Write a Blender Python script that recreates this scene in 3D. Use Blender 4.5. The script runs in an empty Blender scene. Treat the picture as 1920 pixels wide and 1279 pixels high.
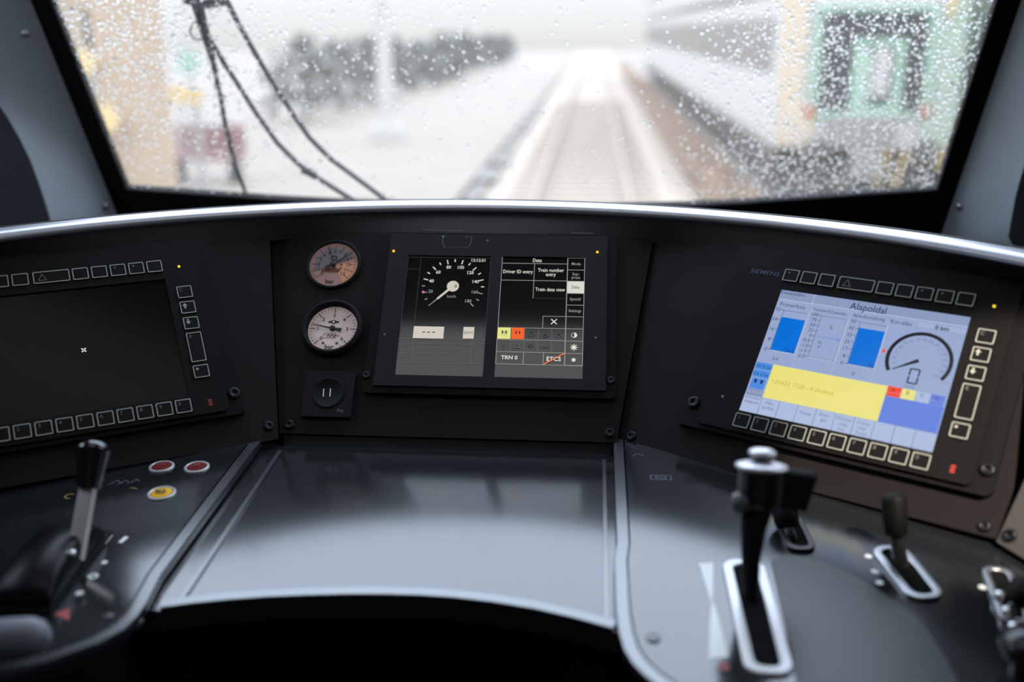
import bpy, math, random
from mathutils import Vector, Matrix
random.seed(7)
SC = bpy.context.scene
COL = SC.collection
R_ = math.radians

# ------------------------------------------------------------------ camera, sky, lights, exposure
FPX = 1867.0                                  # focal length in pixels of the 1920 px wide frame
YAW, PITCH, ROLL = R_(4.65), R_(17.32), R_(-0.235)
EYE = Vector((0.159, 0.0, 1.35))
_f = Vector((-math.sin(YAW)*math.cos(PITCH), math.cos(YAW)*math.cos(PITCH), -math.sin(PITCH)))
_r0 = Vector((math.cos(YAW), math.sin(YAW), 0)); _u0 = _r0.cross(_f)
CR = _r0*math.cos(ROLL) + _u0*math.sin(ROLL)
CU = -_r0*math.sin(ROLL) + _u0*math.cos(ROLL)
CF = _f
cd = bpy.data.cameras.new('camera'); cam = bpy.data.objects.new('camera', cd); COL.objects.link(cam)
cd.sensor_width = 36.0; cd.lens = FPX*36.0/1920.0
cd.clip_start = 0.02; cd.clip_end = 500
cam.matrix_world = Matrix(((CR.x, CU.x, -CF.x, EYE.x), (CR.y, CU.y, -CF.y, EYE.y), (CR.z, CU.z, -CF.z, EYE.z), (0, 0, 0, 1)))
cd.dof.use_dof = True; cd.dof.focus_distance = 1.22; cd.dof.aperture_fstop = 1.9; cd.dof.aperture_blades = 0
SC.camera = cam
SC.view_settings.view_transform = 'Standard'; SC.view_settings.look = 'None'
SC.view_settings.exposure = 0.0; SC.view_settings.gamma = 1.0; SC.view_settings.use_curve_mapping = False
try:
    SC.cycles.use_denoising = True
    SC.cycles.max_bounces = 10; SC.cycles.transparent_max_bounces = 16; SC.cycles.transmission_bounces = 8
    SC.cycles.caustics_refractive = False; SC.cycles.caustics_reflective = False
    SC.cycles.sample_clamp_indirect = 6.0
except Exception: pass

SKY_HORIZON, SKY_MID, SKY_HIGH = (0.84, 0.84, 0.83), (1.7, 1.9, 2.2), (3.8, 4.5, 5.6)
def world():
    w = bpy.data.worlds.new('overcast_sky'); SC.world = w; w.use_nodes = True
    nt = w.node_tree; nt.nodes.clear()
    out = nt.nodes.new('ShaderNodeOutputWorld'); bg = nt.nodes.new('ShaderNodeBackground')
    tc = nt.nodes.new('ShaderNodeTexCoord'); sp = nt.nodes.new('ShaderNodeSeparateXYZ')
    mr = nt.nodes.new('ShaderNodeMapRange'); mr.inputs[1].default_value = -0.05; mr.inputs[2].default_value = 0.95
    cr = nt.nodes.new('ShaderNodeValToRGB'); e = cr.color_ramp.elements
    e[0].position = 0.0; e[0].color = (0.25, 0.25, 0.26, 1)
    e[1].position = 0.04; e[1].color = SKY_HORIZON + (1,)
    a = cr.color_ramp.elements.new(0.32); a.color = SKY_MID + (1,)
    b = cr.color_ramp.elements.new(0.56); b.color = SKY_HIGH + (1,)
    L = nt.links.new
    L(tc.outputs['Generated'], sp.inputs[0]); L(sp.outputs['Z'], mr.inputs[0]); L(mr.outputs[0], cr.inputs[0])
    L(cr.outputs[0], bg.inputs[0]); L(bg.outputs[0], out.inputs[0])
    w.cycles.sampling_method = 'MANUAL'; w.cycles.sample_map_resolution = 256
world()
def portal(loc, rot, sx, sy):
    ld = bpy.data.lights.new('sky_portal', 'AREA'); ld.shape = 'RECTANGLE'; ld.size = sx; ld.size_y = sy
    ld.cycles.is_portal = True
    o = bpy.data.objects.new('sky_portal', ld); COL.objects.link(o); o.location = loc; o.rotation_euler = rot
portal((0.02, 1.60, 1.52), (R_(-68), 0, 0), 1.66, 1.08)
CEIL_GLOW = 1.7                                # luminance of the ceiling panel added to feed the screen reflections

# ------------------------------------------------------------------ helpers: mesh builder
class MB:
    def __init__(s): s.v = []; s.f = []; s.m = []; s.sm = []; s.mats = []
    def mi(s, m):
        if m not in s.mats: s.mats.append(m)
        return s.mats.index(m)
    def add(s, vs, fs, m, smooth=False, M=None):
        b = len(s.v); k = s.mi(m)
        s.v += [tuple(M @ Vector(v)) if M else tuple(v) for v in vs]
        for f in fs:
            s.f.append([b+i for i in f]); s.m.append(k); s.sm.append(smooth)
        return s
    def prism(s, pts, z0, z1, m, M=None, smooth=False):
        n = len(pts)
        a = sum(pts[i][0]*pts[(i+1) % n][1]-pts[(i+1) % n][0]*pts[i][1] for i in range(n))
        if a < 0: pts = pts[::-1]
        vs = [(x, y, z0) for x, y in pts]+[(x, y, z1) for x, y in pts]
        s.add(vs, [list(range(n))[::-1], list(range(n, 2*n))], m, False, M)
        return s.add(vs, [(i, (i+1) % n, n+(i+1) % n, n+i) for i in range(n)], m, smooth, M)
    def box(s, x0, y0, z0, x1, y1, z1, m, M=None):
        return s.prism([(x0, y0), (x1, y0), (x1, y1), (x0, y1)], z0, z1, m, M)
    def ring(s, po, pi, z0, z1, m, M=None):
        n = len(po)
        vs = [(x, y, z) for z in (z0, z1) for p in (po, pi) for x, y in p]
        fs = []
        for i in range(n):
            j = (i+1) % n
            fs += [(i, j, 2*n+j, 2*n+i), (n+j, n+i, 3*n+i, 3*n+j), (2*n+i, 2*n+j, 3*n+j, 3*n+i), (j, i, n+i, n+j)]
        return s.add(vs, fs, m, False, M)
    def flat(s, pts, z, m, M=None):
        n = len(pts)
        a = sum(pts[i][0]*pts[(i+1) % n][1]-pts[(i+1) % n][0]*pts[i][1] for i in range(n))
        if a < 0: pts = pts[::-1]
        return s.add([(x, y, z) for x, y in pts], [list(range(n))], m, False, M)
    def rect(s, x0, y0, x1, y1, z, m, M=None):
        return s.flat([(x0, y0), (x1, y0), (x1, y1), (x0, y1)], z, m, M)
    def frame(s, x0, y0, x1, y1, w, z, m, M=None):
        s.rect(x0, y0, x1, y0+w, z, m, M); s.rect(x0, y1-w, x1, y1, z, m, M)
        s.rect(x0, y0+w, x0+w, y1-w, z, m, M); return s.rect(x1-w, y0+w, x1, y1-w, z, m, M)
    def line(s, p, q, w, z, m, M=None, w2=None):
        w2 = w if w2 is None else w2
        d = Vector((q[0]-p[0], q[1]-p[1])).normalized(); a = Vector((-d.y, d.x))
        return s.flat([(p[0]-a.x*w/2, p[1]-a.y*w/2), (q[0]-a.x*w2/2, q[1]-a.y*w2/2), (q[0]+a.x*w2/2, q[1]+a.y*w2/2), (p[0]+a.x*w/2, p[1]+a.y*w/2)], z, m, M)
    def disc(s, cx, cy, r, z, m, n=24, M=None):
        return s.flat(circ(cx, cy, r, n), z, m, M)
    def arc(s, cx, cy, r0, r1, a0, a1, z, m, n=40, M=None):
        vs = []; fs = []
        for i in range(n+1):
            a = a0+(a1-a0)*i/n
            vs += [(cx+r0*math.cos(a), cy+r0*math.sin(a), z), (cx+r1*math.cos(a), cy+r1*math.sin(a), z)]
        for i in range(n):
            q = (2*i, 2*i+1, 2*i+3, 2*i+2)
            fs.append(q if a1 > a0 else q[::-1])
        return s.add(vs, fs, m, False, M)
    def lathe(s, prof, m, n=28, M=None):
        vs = []; fs = []
        for r, z in prof:
            for i in range(n):
                a = 2*math.pi*i/n; vs.append((r*math.cos(a), r*math.sin(a), z))
        for k in range(len(prof)-1):
            for i in range(n):
                j = (i+1) % n; fs.append((k*n+i, k*n+j, (k+1)*n+j, (k+1)*n+i))
        s.add(vs, fs, m, True, M)
        b = len(prof)-1
        if prof[0][0] > 1e-6: s.add(vs[:n], [list(range(n))[::-1]], m, False, M)
        if prof[b][0] > 1e-6: s.add(vs[b*n:], [list(range(n))], m, False, M)
        return s
    def tube(s, path, rad, m, n=10, M=None, caps=True):
        P = [Vector(p) for p in path]; N = len(P)
        if not isinstance(rad, (list, tuple)): rad = [rad]*N
        vs = []; fs = []; up = None
        for k in range(N):
            t = (P[min(k+1, N-1)]-P[max(k-1, 0)]).normalized()
            if up is None:
                up = Vector((0, 0, 1)) if abs(t.z) < .9 else Vector((1, 0, 0))
            a = t.cross(up).normalized(); b = a.cross(t).normalized(); up = b
            for i in range(n):
                q = 2*math.pi*i/n; vs.append(P[k]+(a*math.cos(q)+b*math.sin(q))*rad[k])
        for k in range(N-1):
            for i in range(n):
                j = (i+1) % n; fs.append((k*n+j, k*n+i, (k+1)*n+i, (k+1)*n+j))
        s.add(vs, fs, m, True, M)
        if caps: s.add(vs[:n], [list(range(n))], m, False, M); s.add(vs[-n:], [list(range(n))[::-1]], m, False, M)
        return s
    def text(s, txt, x, y, size, z, m, align='CENTER', M=None, bold=0.0, sx=1.0):
        vs, fs = text_mesh(txt, align, bold)
        return s.add([(x+v[0]*size*sx, y+(v[1]-0.36)*size, z) for v in vs], fs, m, False, M)
    def build(s, name, parent=None, bevel=0, seg=2):
        me = bpy.data.meshes.new(name); me.from_pydata(s.v, [], s.f)
        for m in s.mats: me.materials.append(m)
        me.polygons.foreach_set('material_index', s.m); me.polygons.foreach_set('use_smooth', s.sm); me.update()
        o = bpy.data.objects.new(name, me); COL.objects.link(o)
        if parent: o.parent = parent
        if bevel:
            b = o.modifiers.new('bevel', 'BEVEL'); b.width = bevel; b.segments = seg; b.limit_method = 'ANGLE'; b.angle_limit = R_(40)
            b.harden_normals = False
            for p in me.polygons: p.use_smooth = True
            w = o.modifiers.new('wn', 'WEIGHTED_NORMAL'); w.keep_sharp = False
        return o
_tc = {}
def text_mesh(txt, align, bold):
    k = (txt, align, bold)
    if k not in _tc:
        c = bpy.data.curves.new('lettering', 'FONT'); c.body = txt; c.size = 1; c.align_x = align; c.resolution_u = 2; c.offset = bold
        o = bpy.data.objects.new('lettering', c); COL.objects.link(o)
        dg = bpy.context.evaluated_depsgraph_get(); me = bpy.data.meshes.new_from_object(o.evaluated_get(dg))
        _tc[k] = ([tuple(v.co) for v in me.vertices], [tuple(p.vertices) if p.normal.z > 0 else tuple(p.vertices)[::-1] for p in me.polygons])
        bpy.data.objects.remove(o); bpy.data.curves.remove(c); bpy.data.meshes.remove(me)
    return _tc[k]
def circ(cx, cy, r, n=24): return [(cx+r*math.cos(2*math.pi*i/n), cy+r*math.sin(2*math.pi*i/n)) for i in range(n)]
def rr(x0, y0, x1, y1, r, n=5):
    p = []
    for cx, cy, a in ((x1-r, y1-r, 0), (x0+r, y1-r, 90), (x0+r, y0+r, 180), (x1-r, y0+r, 270)):
        for i in range(n+1):
            q = R_(a+90*i/n); p.append((cx+r*math.cos(q), cy+r*math.sin(q)))
    return p
def tag(o, label=None, cat=None, group=None, kind=None):
    if label: o['label'] = label
    if cat: o['category'] = cat
    if group: o['group'] = group
    if kind: o['kind'] = kind
    return o
def thing(name, label, cat, M=None, group=None, kind=None):
    o = bpy.data.objects.new(name, None); COL.objects.link(o); o.empty_display_size = .03
    if M is not None: o.matrix_world = M
    return tag(o, label, cat, group, kind)
def copy_tree(o, parent=None):
    c = o.copy(); COL.objects.link(c)
    if parent: c.parent = parent
    for ch in o.children: copy_tree(ch, c)
    return c
def axes(o, x, y, z): return Matrix(((x.x, y.x, z.x, o.x), (x.y, y.y, z.y, o.y), (x.z, y.z, z.z, o.z), (0, 0, 0, 1)))
def panel_frame(o, yaw, tilt):
    x = Vector((math.cos(yaw), -math.sin(yaw), 0)); n = Vector((-math.sin(yaw), -math.cos(yaw), 0))
    u = Vector((0, 0, 1))*math.sin(tilt)-n*math.cos(tilt)
    return axes(Vector(o), x, u, x.cross(u))
# measuring: where the sight line of a photo pixel meets a plane of the cab
def ray(px, py): return CF+CR*((px-960)/FPX)-CU*((py-639.5)/FPX)
def on(M, px, py, off=0.0):
    n = M.col[2].to_3d(); o = M.to_translation()+n*off; d = ray(px, py)
    return EYE+d*(((o-EYE).dot(n))/d.dot(n))
def loc(M, px, py, off=0.0):
    p = M.inverted() @ on(M, px, py, off); return (p.x, p.y)
def at_y(px, py, Y): d = ray(px, py); return EYE+d*((Y-EYE.y)/d.y)
def at_z(px, py, Z): d = ray(px, py); return EYE+d*((Z-EYE.z)/d.z)

# ------------------------------------------------------------------ materials
def srgb(r, g, b):
    return tuple(((c/255)/12.92 if c/255 <= .04045 else ((c/255+.055)/1.055)**2.4) for c in (r, g, b))
def mat(name, col, rough=.5, metal=0.0, spec=.5, emit=None, es=1.0, bump=0.0, bscale=300, var=0.0, vscale=30, coat=0.0, coat_rough=.05):
    m = bpy.data.materials.new(name); m.use_nodes = True; nt = m.node_tree; b = nt.nodes['Principled BSDF']
    b.inputs['Base Color'].default_value = (*col, 1); b.inputs['Roughness'].default_value = rough
    b.inputs['Metallic'].default_value = metal; b.inputs['Specular IOR Level'].default_value = spec
    b.inputs['Coat Weight'].default_value = coat; b.inputs['Coat Roughness'].default_value = coat_rough
    if emit:
        b.inputs['Emission Color'].default_value = (*emit, 1); b.inputs['Emission Strength'].default_value = es
    if bump or var:
        tc = nt.nodes.new('ShaderNodeTexCoord')
    if bump:
        n = nt.nodes.new('ShaderNodeTexNoise'); n.inputs['Scale'].default_value = bscale; n.inputs['Detail'].default_value = 3
        bp = nt.nodes.new('ShaderNodeBump'); bp.inputs['Strength'].default_value = bump; bp.inputs['Distance'].default_value = .001
        nt.links.new(tc.outputs['Object'], n.inputs['Vector']); nt.links.new(n.outputs[0], bp.inputs['Height']); nt.links.new(bp.outputs[0], b.inputs['Normal'])
    if var:
        n = nt.nodes.new('ShaderNodeTexNoise'); n.inputs['Scale'].default_value = vscale; n.inputs['Detail'].default_value = 6
        mx = nt.nodes.new('ShaderNodeMix'); mx.data_type = 'RGBA'
        mx.inputs[6].default_value = (*[c*(1-var) for c in col], 1); mx.inputs[7].default_value = (*[c*(1+var) for c in col], 1)
        cr = nt.nodes.new('ShaderNodeMapRange'); cr.inputs[1].default_value = .3; cr.inputs[2].default_value = .7
        nt.links.new(tc.outputs['Object'], n.inputs['Vector']); nt.links.new(n.outputs[0], cr.inputs[0]); nt.links.new(cr.outputs[0], mx.inputs[0])
        nt.links.new(mx.outputs[2], b.inputs['Base Color'])
    return m
def glow(name, rgb, k=1.0, base=(0, 0, 0), rough=.18):
    return mat(name, base, rough, emit=srgb(*rgb), es=k, spec=.3)
M = {}
M['fascia'] = mat('fascia_black', (.0125, .0094, .0098), .6, bump=.15, bscale=900, spec=.12)
M['unit'] = mat('display_housing_black', (.0065, .0052, .0055), .55, bump=.1, bscale=900, spec=.12)
M['keypad'] = mat('keypad_black', (.0070, .0058, .0061), .5, spec=.12)
M['keyline'] = mat('key_outline_print', (.40, .39, .345), .5)
M['legend'] = mat('key_legend_print', (.17, .165, .15), .5)
M['faint'] = mat('faint_print', (.10, .10, .14), .5)
M['bluemark'] = mat('blue_grey_print', (.06, .06, .13), .5)
M['screw'] = mat('black_screw', (.005, .005, .005), .4, spec=.3)
M['redmark'] = mat('red_mark', (.45, .03, .02), .5)
M['sideglass'] = mat('side_screen_glass', (.006, .005, .0055), .2, spec=.08)
M['darkglass'] = mat('dark_screen_glass', (.006, .006, .007), .09, spec=.6)
M['hood'] = mat('hood_black', (.022, .0165, .018), .6, bump=.05, bscale=700, spec=.2)
M['liptrim'] = mat('lip_trim_satin_silver', (.55, .55, .60), .38, .85, bump=.02, bscale=200)
M['desk'] = mat('desk_satin_black', (.012, .013, .015), .135, bump=.02, bscale=500, spec=.95)
M['tray'] = mat('tray_satin_black', (.012, .013, .015), .14, bump=.02, bscale=500, spec=.95)
M['bead'] = mat('edge_band_satin', (.42, .44, .50), .22, .16, spec=1.0)
M['bead'].node_tree.nodes['Principled BSDF'].inputs['Base Color'].default_value = (.030, .032, .037, 1); M['bead'].node_tree.nodes['Principled BSDF'].inputs['IOR'].default_value = 1.75
M['pad'] = mat('textured_black_inlay', (.010, .011, .013), .36, bump=.1, bscale=400, spec=.5)
M['ringsteel'] = mat('button_ring_satin', (.42, .42, .42), .45, .6)
M['shaftsteel'] = mat('lever_shaft_steel', (.60, .55, .50), .45, .7)
M['handlegrey'] = mat('handle_grey_plastic', (.16, .17, .20), .45)
M['apron'] = mat('apron_black_cloth', (.008, .007, .008), .9, bump=.4, bscale=600, spec=.1)
M['blackplastic'] = mat('black_plastic', (.010, .010, .011), .28)
M['mattblack'] = mat('matt_black', (.007, .007, .007), .7, spec=.2)
M['coverblack'] = mat('cover_black', (.005, .005, .006), .35, spec=.15)
M['capgrey'] = mat('cap_grey', (.06, .06, .065), .3)
M['gripblack'] = mat('lever_grip_black', (.004, .004, .004), .6, spec=.15)
M['glossblack'] = mat('gloss_black', (.008, .008, .009), .12, spec=.8)
M['void'] = mat('slot_black', (.003, .003, .003), .8, spec=.1)
M['chrome'] = mat('brushed_steel', (.62, .62, .62), .22, 1.0)
M['steel'] = mat('satin_steel', (.55, .56, .58), .38, 1.0)
M['white'] = mat('white_print', (.93, .94, .92), .35)
M['redprint'] = mat('red_print', (.42, .07, .07), .5)
M['redlens'] = mat('red_button_lens', (.15, .012, .010), .7, spec=.15)
M['yellowlens'] = mat('yellow_button_lens', (.85, .44, .02), .7, spec=.15)
M['amberprint'] = mat('amber_print', (.35, .20, .05), .5)
M['rubber'] = mat('window_rubber', (.008, .007, .0075), .8, spec=.12)
M['lining'] = mat('pillar_lining_grey', (.40, .46, .50), .5, bump=.1, bscale=500, var=.06, vscale=6)
M['sidewall'] = mat('side_wall_dark', (.055, .058, .072), .6, bump=.2, bscale=300)
M['ceiling'] = mat('ceiling_panel', (.55, .55, .54), .6, var=.03)
M['rear'] = mat('rear_wall_grey', (.50, .49, .47), .6, var=.03)
M['floor'] = mat('floor_rubber', (.05, .05, .052), .7, bump=.3, bscale=200)
M['warmpanel'] = mat('warm_lit_panel', (.075, .060, .050), .5, bump=.1, bscale=500)  # warm light is put into this base colour
M['amberled'] = mat('amber_led', (.1, .05, 0), .3, emit=(1.0, .42, .01), es=1.6)
M['yellowled'] = mat('yellow_led', (.1, .08, 0), .3, emit=(1.0, .66, .0), es=1.3)
M['ceilglow'] = mat('ceiling_glow', (.8, .8, .8), .5, emit=(.93, .97, 1.0), es=CEIL_GLOW)
M['dial'] = mat('gauge_dial_face', (.72, .59, .56), .5, var=.03, vscale=90, emit=(.13, .10, .095))  # faint emission added in place of gauge lighting
M['dialrose'] = mat('gauge_dial_rose', (.36, .20, .175), .5, var=.05, vscale=60, emit=(.050, .026, .021))  # same added glow, weaker, for the rose dial
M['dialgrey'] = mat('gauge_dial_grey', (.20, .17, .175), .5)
M['dialamberglow'] = mat('gauge_dial_amber_glow', (.48, .22, .13), .5, emit=(.12, .055, .030))  # amber sector: uneven lamp glow put into dial colour and emission
M['dialred'] = mat('gauge_dial_red', (.22, .05, .05), .5)
M['dialink'] = mat('gauge_dial_ink', (.012, .012, .013), .5)
M['dialinkfaint'] = mat('gauge_fine_ink', (.13, .10, .10), .5)
M['ledgrey'] = mat('sensor_dot', (.25, .25, .27), .3)

# thin clear glass
def glass_mat(name, veil):
    m = bpy.data.materials.new(name); m.use_nodes = True; nt = m.node_tree; nt.nodes.clear()
    o = nt.nodes.new('ShaderNodeOutputMaterial'); t = nt.nodes.new('ShaderNodeBsdfTransparent'); g = nt.nodes.new('ShaderNodeBsdfGlossy')
    t.inputs[0].default_value = (.95, .96, .95, 1); g.inputs['Roughness'].default_value = .02
    fr = nt.nodes.new('ShaderNodeFresnel'); fr.inputs[0].default_value = 1.45; mx = nt.nodes.new('ShaderNodeMixShader')
    tr = nt.nodes.new('ShaderNodeBsdfTranslucent'); tr.inputs[0].default_value = (1, .90, .80, 1)     # thin film on the wet pane, added as haze to lift dark tones outside
    m2 = nt.nodes.new('ShaderNodeMixShader'); m2.inputs[0].default_value = veil
    nt.links.new(t.outputs[0], m2.inputs[1]); nt.links.new(tr.outputs[0], m2.inputs[2])
    nt.links.new(fr.outputs[0], mx.inputs[0]); nt.links.new(m2.outputs[0], mx.inputs[1]); nt.links.new(g.outputs[0], mx.inputs[2]); nt.links.new(mx.outputs[0], o.inputs[0])
    return m
M['glass'] = glass_mat('clear_glass', .01); M['wetglass'] = glass_mat('wet_windscreen_glass', .04)
def water_mat():
    m = bpy.data.materials.new('rain_water'); m.use_nodes = True; nt = m.node_tree; nt.nodes.clear()
    o = nt.nodes.new('ShaderNodeOutputMaterial'); g = nt.nodes.new('ShaderNodeBsdfGlass'); g.inputs['IOR'].default_value = 1.33; g.inputs['Roughness'].default_value = 0.0
    nt.links.new(g.outputs[0], o.inputs[0]); return m
M['water'] = water_mat()

# ------------------------------------------------------------------ frames of the main planes
FC = panel_frame((.0353, 1.1985, 1.0088), 0, R_(46.73))            # centre instrument plane
FR = panel_frame((.4493, 1.0663, 1.0078), R_(30.81), R_(48.06))     # right display plane
FL = panel_frame((-.4311, 1.0663, 1.0078), R_(-30.81), R_(48.06))   # left display plane
_dt = R_(2.9)
DK = axes(Vector((0, 1.09, .884)), Vector((1, 0, 0)), Vector((0, math.cos(_dt), math.sin(_dt))), Vector((0, -math.sin(_dt), math.cos(_dt))))
_wt = R_(22)                                                        # windscreen leans back towards the driver
WN = axes(Vector((0, 1.80, 1.0452)), Vector((1, 0, 0)), Vector((0, -math.sin(_wt), math.cos(_wt))), Vector((1, 0, 0)).cross(Vector((0, -math.sin(_wt), math.cos(_wt)))))
def shift(F, z): return F @ Matrix.Translation((0, 0, z))
FCf, FRf, FLf = shift(FC, -.010), shift(FR, -.012), shift(FL, -.012)

# ------------------------------------------------------------------ room shell
def struct(name, mb, label, cat, bevel=0):
    o = mb.build(name, bevel=bevel); return tag(o, label, cat, kind='structure')
CW = 1.16; YB = -1.1; YF = 1.95; CH = 2.25
struct('floor', MB().box(-CW-.2, YB-.1, -.06, CW+.2, 2.2, 0, M['floor']), 'dark rubber cab floor in the shadow below the desk', 'floor')
struct('wall_back', MB().box(-CW-.06, YB-.06, 0, CW+.06, YB, CH, M['rear']), 'pale grey rear wall of the cab behind the driver', 'wall')
struct('ceiling', MB().box(-CW-.06, YB-.06, CH, CW+.06, 1.55, CH+.06, M['ceiling']), 'pale ceiling lining of the driving cab', 'ceiling')

def pt(u, v, z=0): return WN @ Vector((u, v, z))
# windscreen: glass outline in the plane of the pane
GL = [(-.702, .031), (-.60, .024), (-.501, .017), (-.40, .010), (-.302, .005), (-.12, .001), (.03, -.001), (.18, .001), (.33, .006), (.44, .014), (.543, .024), (.65, .034), (.755, .043)]
VT = .98
glass_out = GL + [(.768, .40), (.775, .70), (.775, VT-.04), (.735, VT), (-.70, VT), (-.74, VT-.04), (-.738, .70), (-.729, .39)]
frame_out = [(-.80, -.10), (-.60, -.10), (-.501, -.10), (-.40, -.10), (-.302, -.10), (-.12, -.10), (.03, -.10), (.18, -.10), (.33, -.10), (.44, -.10), (.543, -.10), (.65, -.10), (.85, -.10),
             (.86, .40), (.87, .70), (.87, VT), (.82, VT+.05), (-.79, VT+.05), (-.84, VT), (-.83, .70), (-.82, .39)]
win = tag(bpy.data.objects.new('window_1', None), 'wide windscreen of the driving cab streaked with rain', 'window', kind='structure'); COL.objects.link(win); win.matrix_world = WN
MB().ring(frame_out, glass_out, -.012, .006, M['rubber']).build('window_frame', win)
MB().flat(glass_out, 0.0, M['wetglass']).build('glass_pane', win)
# nose bulkhead below the pane, roof bulkhead above, closing the cab to daylight
b = MB(); b.add([pt(-1.3, -.10, -.012), pt(1.3, -.10, -.012), (1.3, 1.86, 0), (-1.3, 1.86, 0), pt(-1.3, -.10, .03), pt(1.3, -.10, .03), (1.3, 1.80, 0), (-1.3, 1.80, 0)],
      [(0, 1, 2, 3), (7, 6, 5, 4), (0, 4, 5, 1)], M['rubber'])
struct('wall_front', b, 'black bulkhead strip under the windscreen', 'wall')
b = MB(); p0 = pt(0, VT+.05); b.box(-CW-.06, p0.y-.02, p0.z-.01, CW+.06, p0.y+.03, CH+.06, M['ceiling']); b.box(-CW-.06, p0.y-.02, CH-.002, CW+.06, 1.57, CH+.03, M['ceiling'])
struct('trim_1', b, 'pale header strip above the windscreen', 'trim')

# pillar linings beside the windscreen, then the dark side walls
def pillar(side):
    s = side; E = [(-.735, -.030), (-.761, .39), (-.776, .70), (-.783, VT), (-.79, VT+.06)] if s < 0 else [(.783, -.030), (.803, .40), (.815, .70), (.82, VT), (.825, VT+.06)]
    inner = [pt(u, v, .008) for u, v in E]
    # lower end goes on down behind the hood
    inner = [inner[0]+(inner[0]-inner[1])*.45]+inner
    if s < 0: outer = [Vector((-.905, 1.66, .90)), at_y(102, 440, 1.66), at_y(92, 400, 1.66), at_y(62, 310, 1.65), at_y(30, 245, 1.64), at_y(0, 198, 1.63), at_y(-35, 150, 1.61)]
    else: outer = [Vector((.955, 1.66, .90)), at_y(1888, 455, 1.66), at_y(1896, 410, 1.66), at_y(1905, 363, 1.65), at_y(1922, 305, 1.64), at_y(1948, 240, 1.62)]
    d = (outer[-1]-outer[-2]).normalized()
    outer.append(outer[-1]+d*.45); outer.append(outer[-1]+d*.6)
    # resample the inner line to the same count
    def along(P, t):
        L = [0]
        for i in range(len(P)-1): L.append(L[-1]+(P[i+1]-P[i]).length)
        q = t*L[-1]
        for i in range(len(P)-1):
            if q <= L[i+1]+1e-9: return P[i].lerp(P[i+1], (q-L[i])/(L[i+1]-L[i]))
        return P[-1]
    N = 40; A = [along(inner, i/N) for i in range(N+1)]; B = [along(outer, i/N) for i in range(N+1)]
    b = MB(); vs = []; W = 5
    for i in range(N+1):
        for k in range(W+1):
            vs.append(A[i].lerp(B[i], k/W))
    o_ = Vector((s*.03, .05, 0)); n = len(vs); vs2 = vs+[v+o_ for v in vs]
    fs = []
    for i in range(N):
        for k in range(W):
            q = (i*(W+1)+k, i*(W+1)+k+1, (i+1)*(W+1)+k+1, (i+1)*(W+1)+k)
            fs += [q if s > 0 else q[::-1], tuple(n+j for j in (q[::-1] if s > 0 else q))]
    b.add(vs2, fs, M['lining'], True)
    o = struct('wall_left_lining' if s < 0 else 'wall_right_lining', b, 'grey pillar lining with small screws, %s of the windscreen' % ('left' if s < 0 else 'right'), 'pillar lining')
    nrm = (A[13]-A[6]).cross(B[6]-A[6]).normalized()
    if nrm.dot(EYE-A[6]) < 0: nrm = -nrm
    for (px, py, k) in ([(47, 62, 6), (197, 386, 1)] if s < 0 else [(1800, 387, 1)]):
        best = min(vs, key=lambda v: abs((v-EYE).normalized().angle(ray(px, py).normalized())))
        d = ray(px, py); c = EYE+d*((best-EYE).dot(nrm)/d.dot(nrm))
        X = nrm.orthogonal().normalized(); F = axes(c, X, nrm.cross(X), nrm)
        MB().lathe([(.0065, -.003), (.0065, .003), (.0045, .0052), (0, .0058)], M['steel'], 14, F).build('screw', o)
    # side wall from the pillar edge back to the rear wall, with a side window opening
    x = s*CW; y1 = B[10].y; b = MB()
    z0, z1, ya, yb = (1.12, 1.95, .52, 1.36)
    for (y0_, y1_, za, zb) in ((YB, 1.47, 0, z0), (YB, ya, z0, z1), (yb, 1.47, z0, z1), (YB, 1.47, z1, CH), (1.47, 1.95, 0, 1.02)):
        b.box(min(x, x+s*.05), y0_, za, max(x, x+s*.05), y1_, zb, M['sidewall'])
    # curved cheek between the pillar lining and the flat side wall
    K = 6; vs = []
    for i in range(N+1):
        e = B[i]; t = Vector((x+s*.02, 1.44, e.z))
        for k in range(K+1):
            q = k/K; p = e.lerp(t, q); p = p+Vector((s*.05*math.sin(math.pi*q), 0, 0)); vs.append(p)
    fs = []
    for i in range(N):
        for k in range(K):
            q = (i*(K+1)+k, i*(K+1)+k+1, (i+1)*(K+1)+k+1, (i+1)*(K+1)+k); fs.append(q if s > 0 else q[::-1])
    b.add(vs, fs, M['sidewall'], True)
    struct('wall_left' if s < 0 else 'wall_right', b, 'dark cab side wall curving away beyond the %s pillar lining' % ('left' if s < 0 else 'right'), 'wall')
    w = thing('window_2' if s < 0 else 'window_3', 'side window of the cab at the driver\'s %s' % ('left' if s < 0 else 'right'), 'window', Matrix.Translation((x+s*.025, 0, 0)), kind='structure')
    R = Matrix(((0, 0, 1, 0), (1, 0, 0, 0), (0, 1, 0, 0), (0, 0, 0, 1)))
    MB().ring(rr(ya, z0, yb, z1, .06), rr(ya+.04, z0+.04, yb-.04, z1-.04, .05), -.035, .035, M['rubber'], R).build('window_frame', w)
    MB().flat(rr(ya+.03, z0+.03, yb-.03, z1-.03, .05), 0, M['glass'], R).build('glass_pane', w)
    portal((x-s*.02, (ya+yb)/2, (z0+z1)/2), (0, R_(90)*s, 0), z1-z0, yb-ya)
pillar(-1); pillar(1)
t = thing('added_ceiling_glow', 'unseen luminous ceiling panel added over the driving position', 'added light panel', Matrix.Translation((-.05, .30, CH)))  # unseen panel sized to put the grey reflection in the centre screens
MB().ring(rr(-.48, .04, .48, .46, .03), rr(-.45, .07, .45, .435, .01), -.012, 0, M['mattblack']).build('glow_frame', t)
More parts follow.
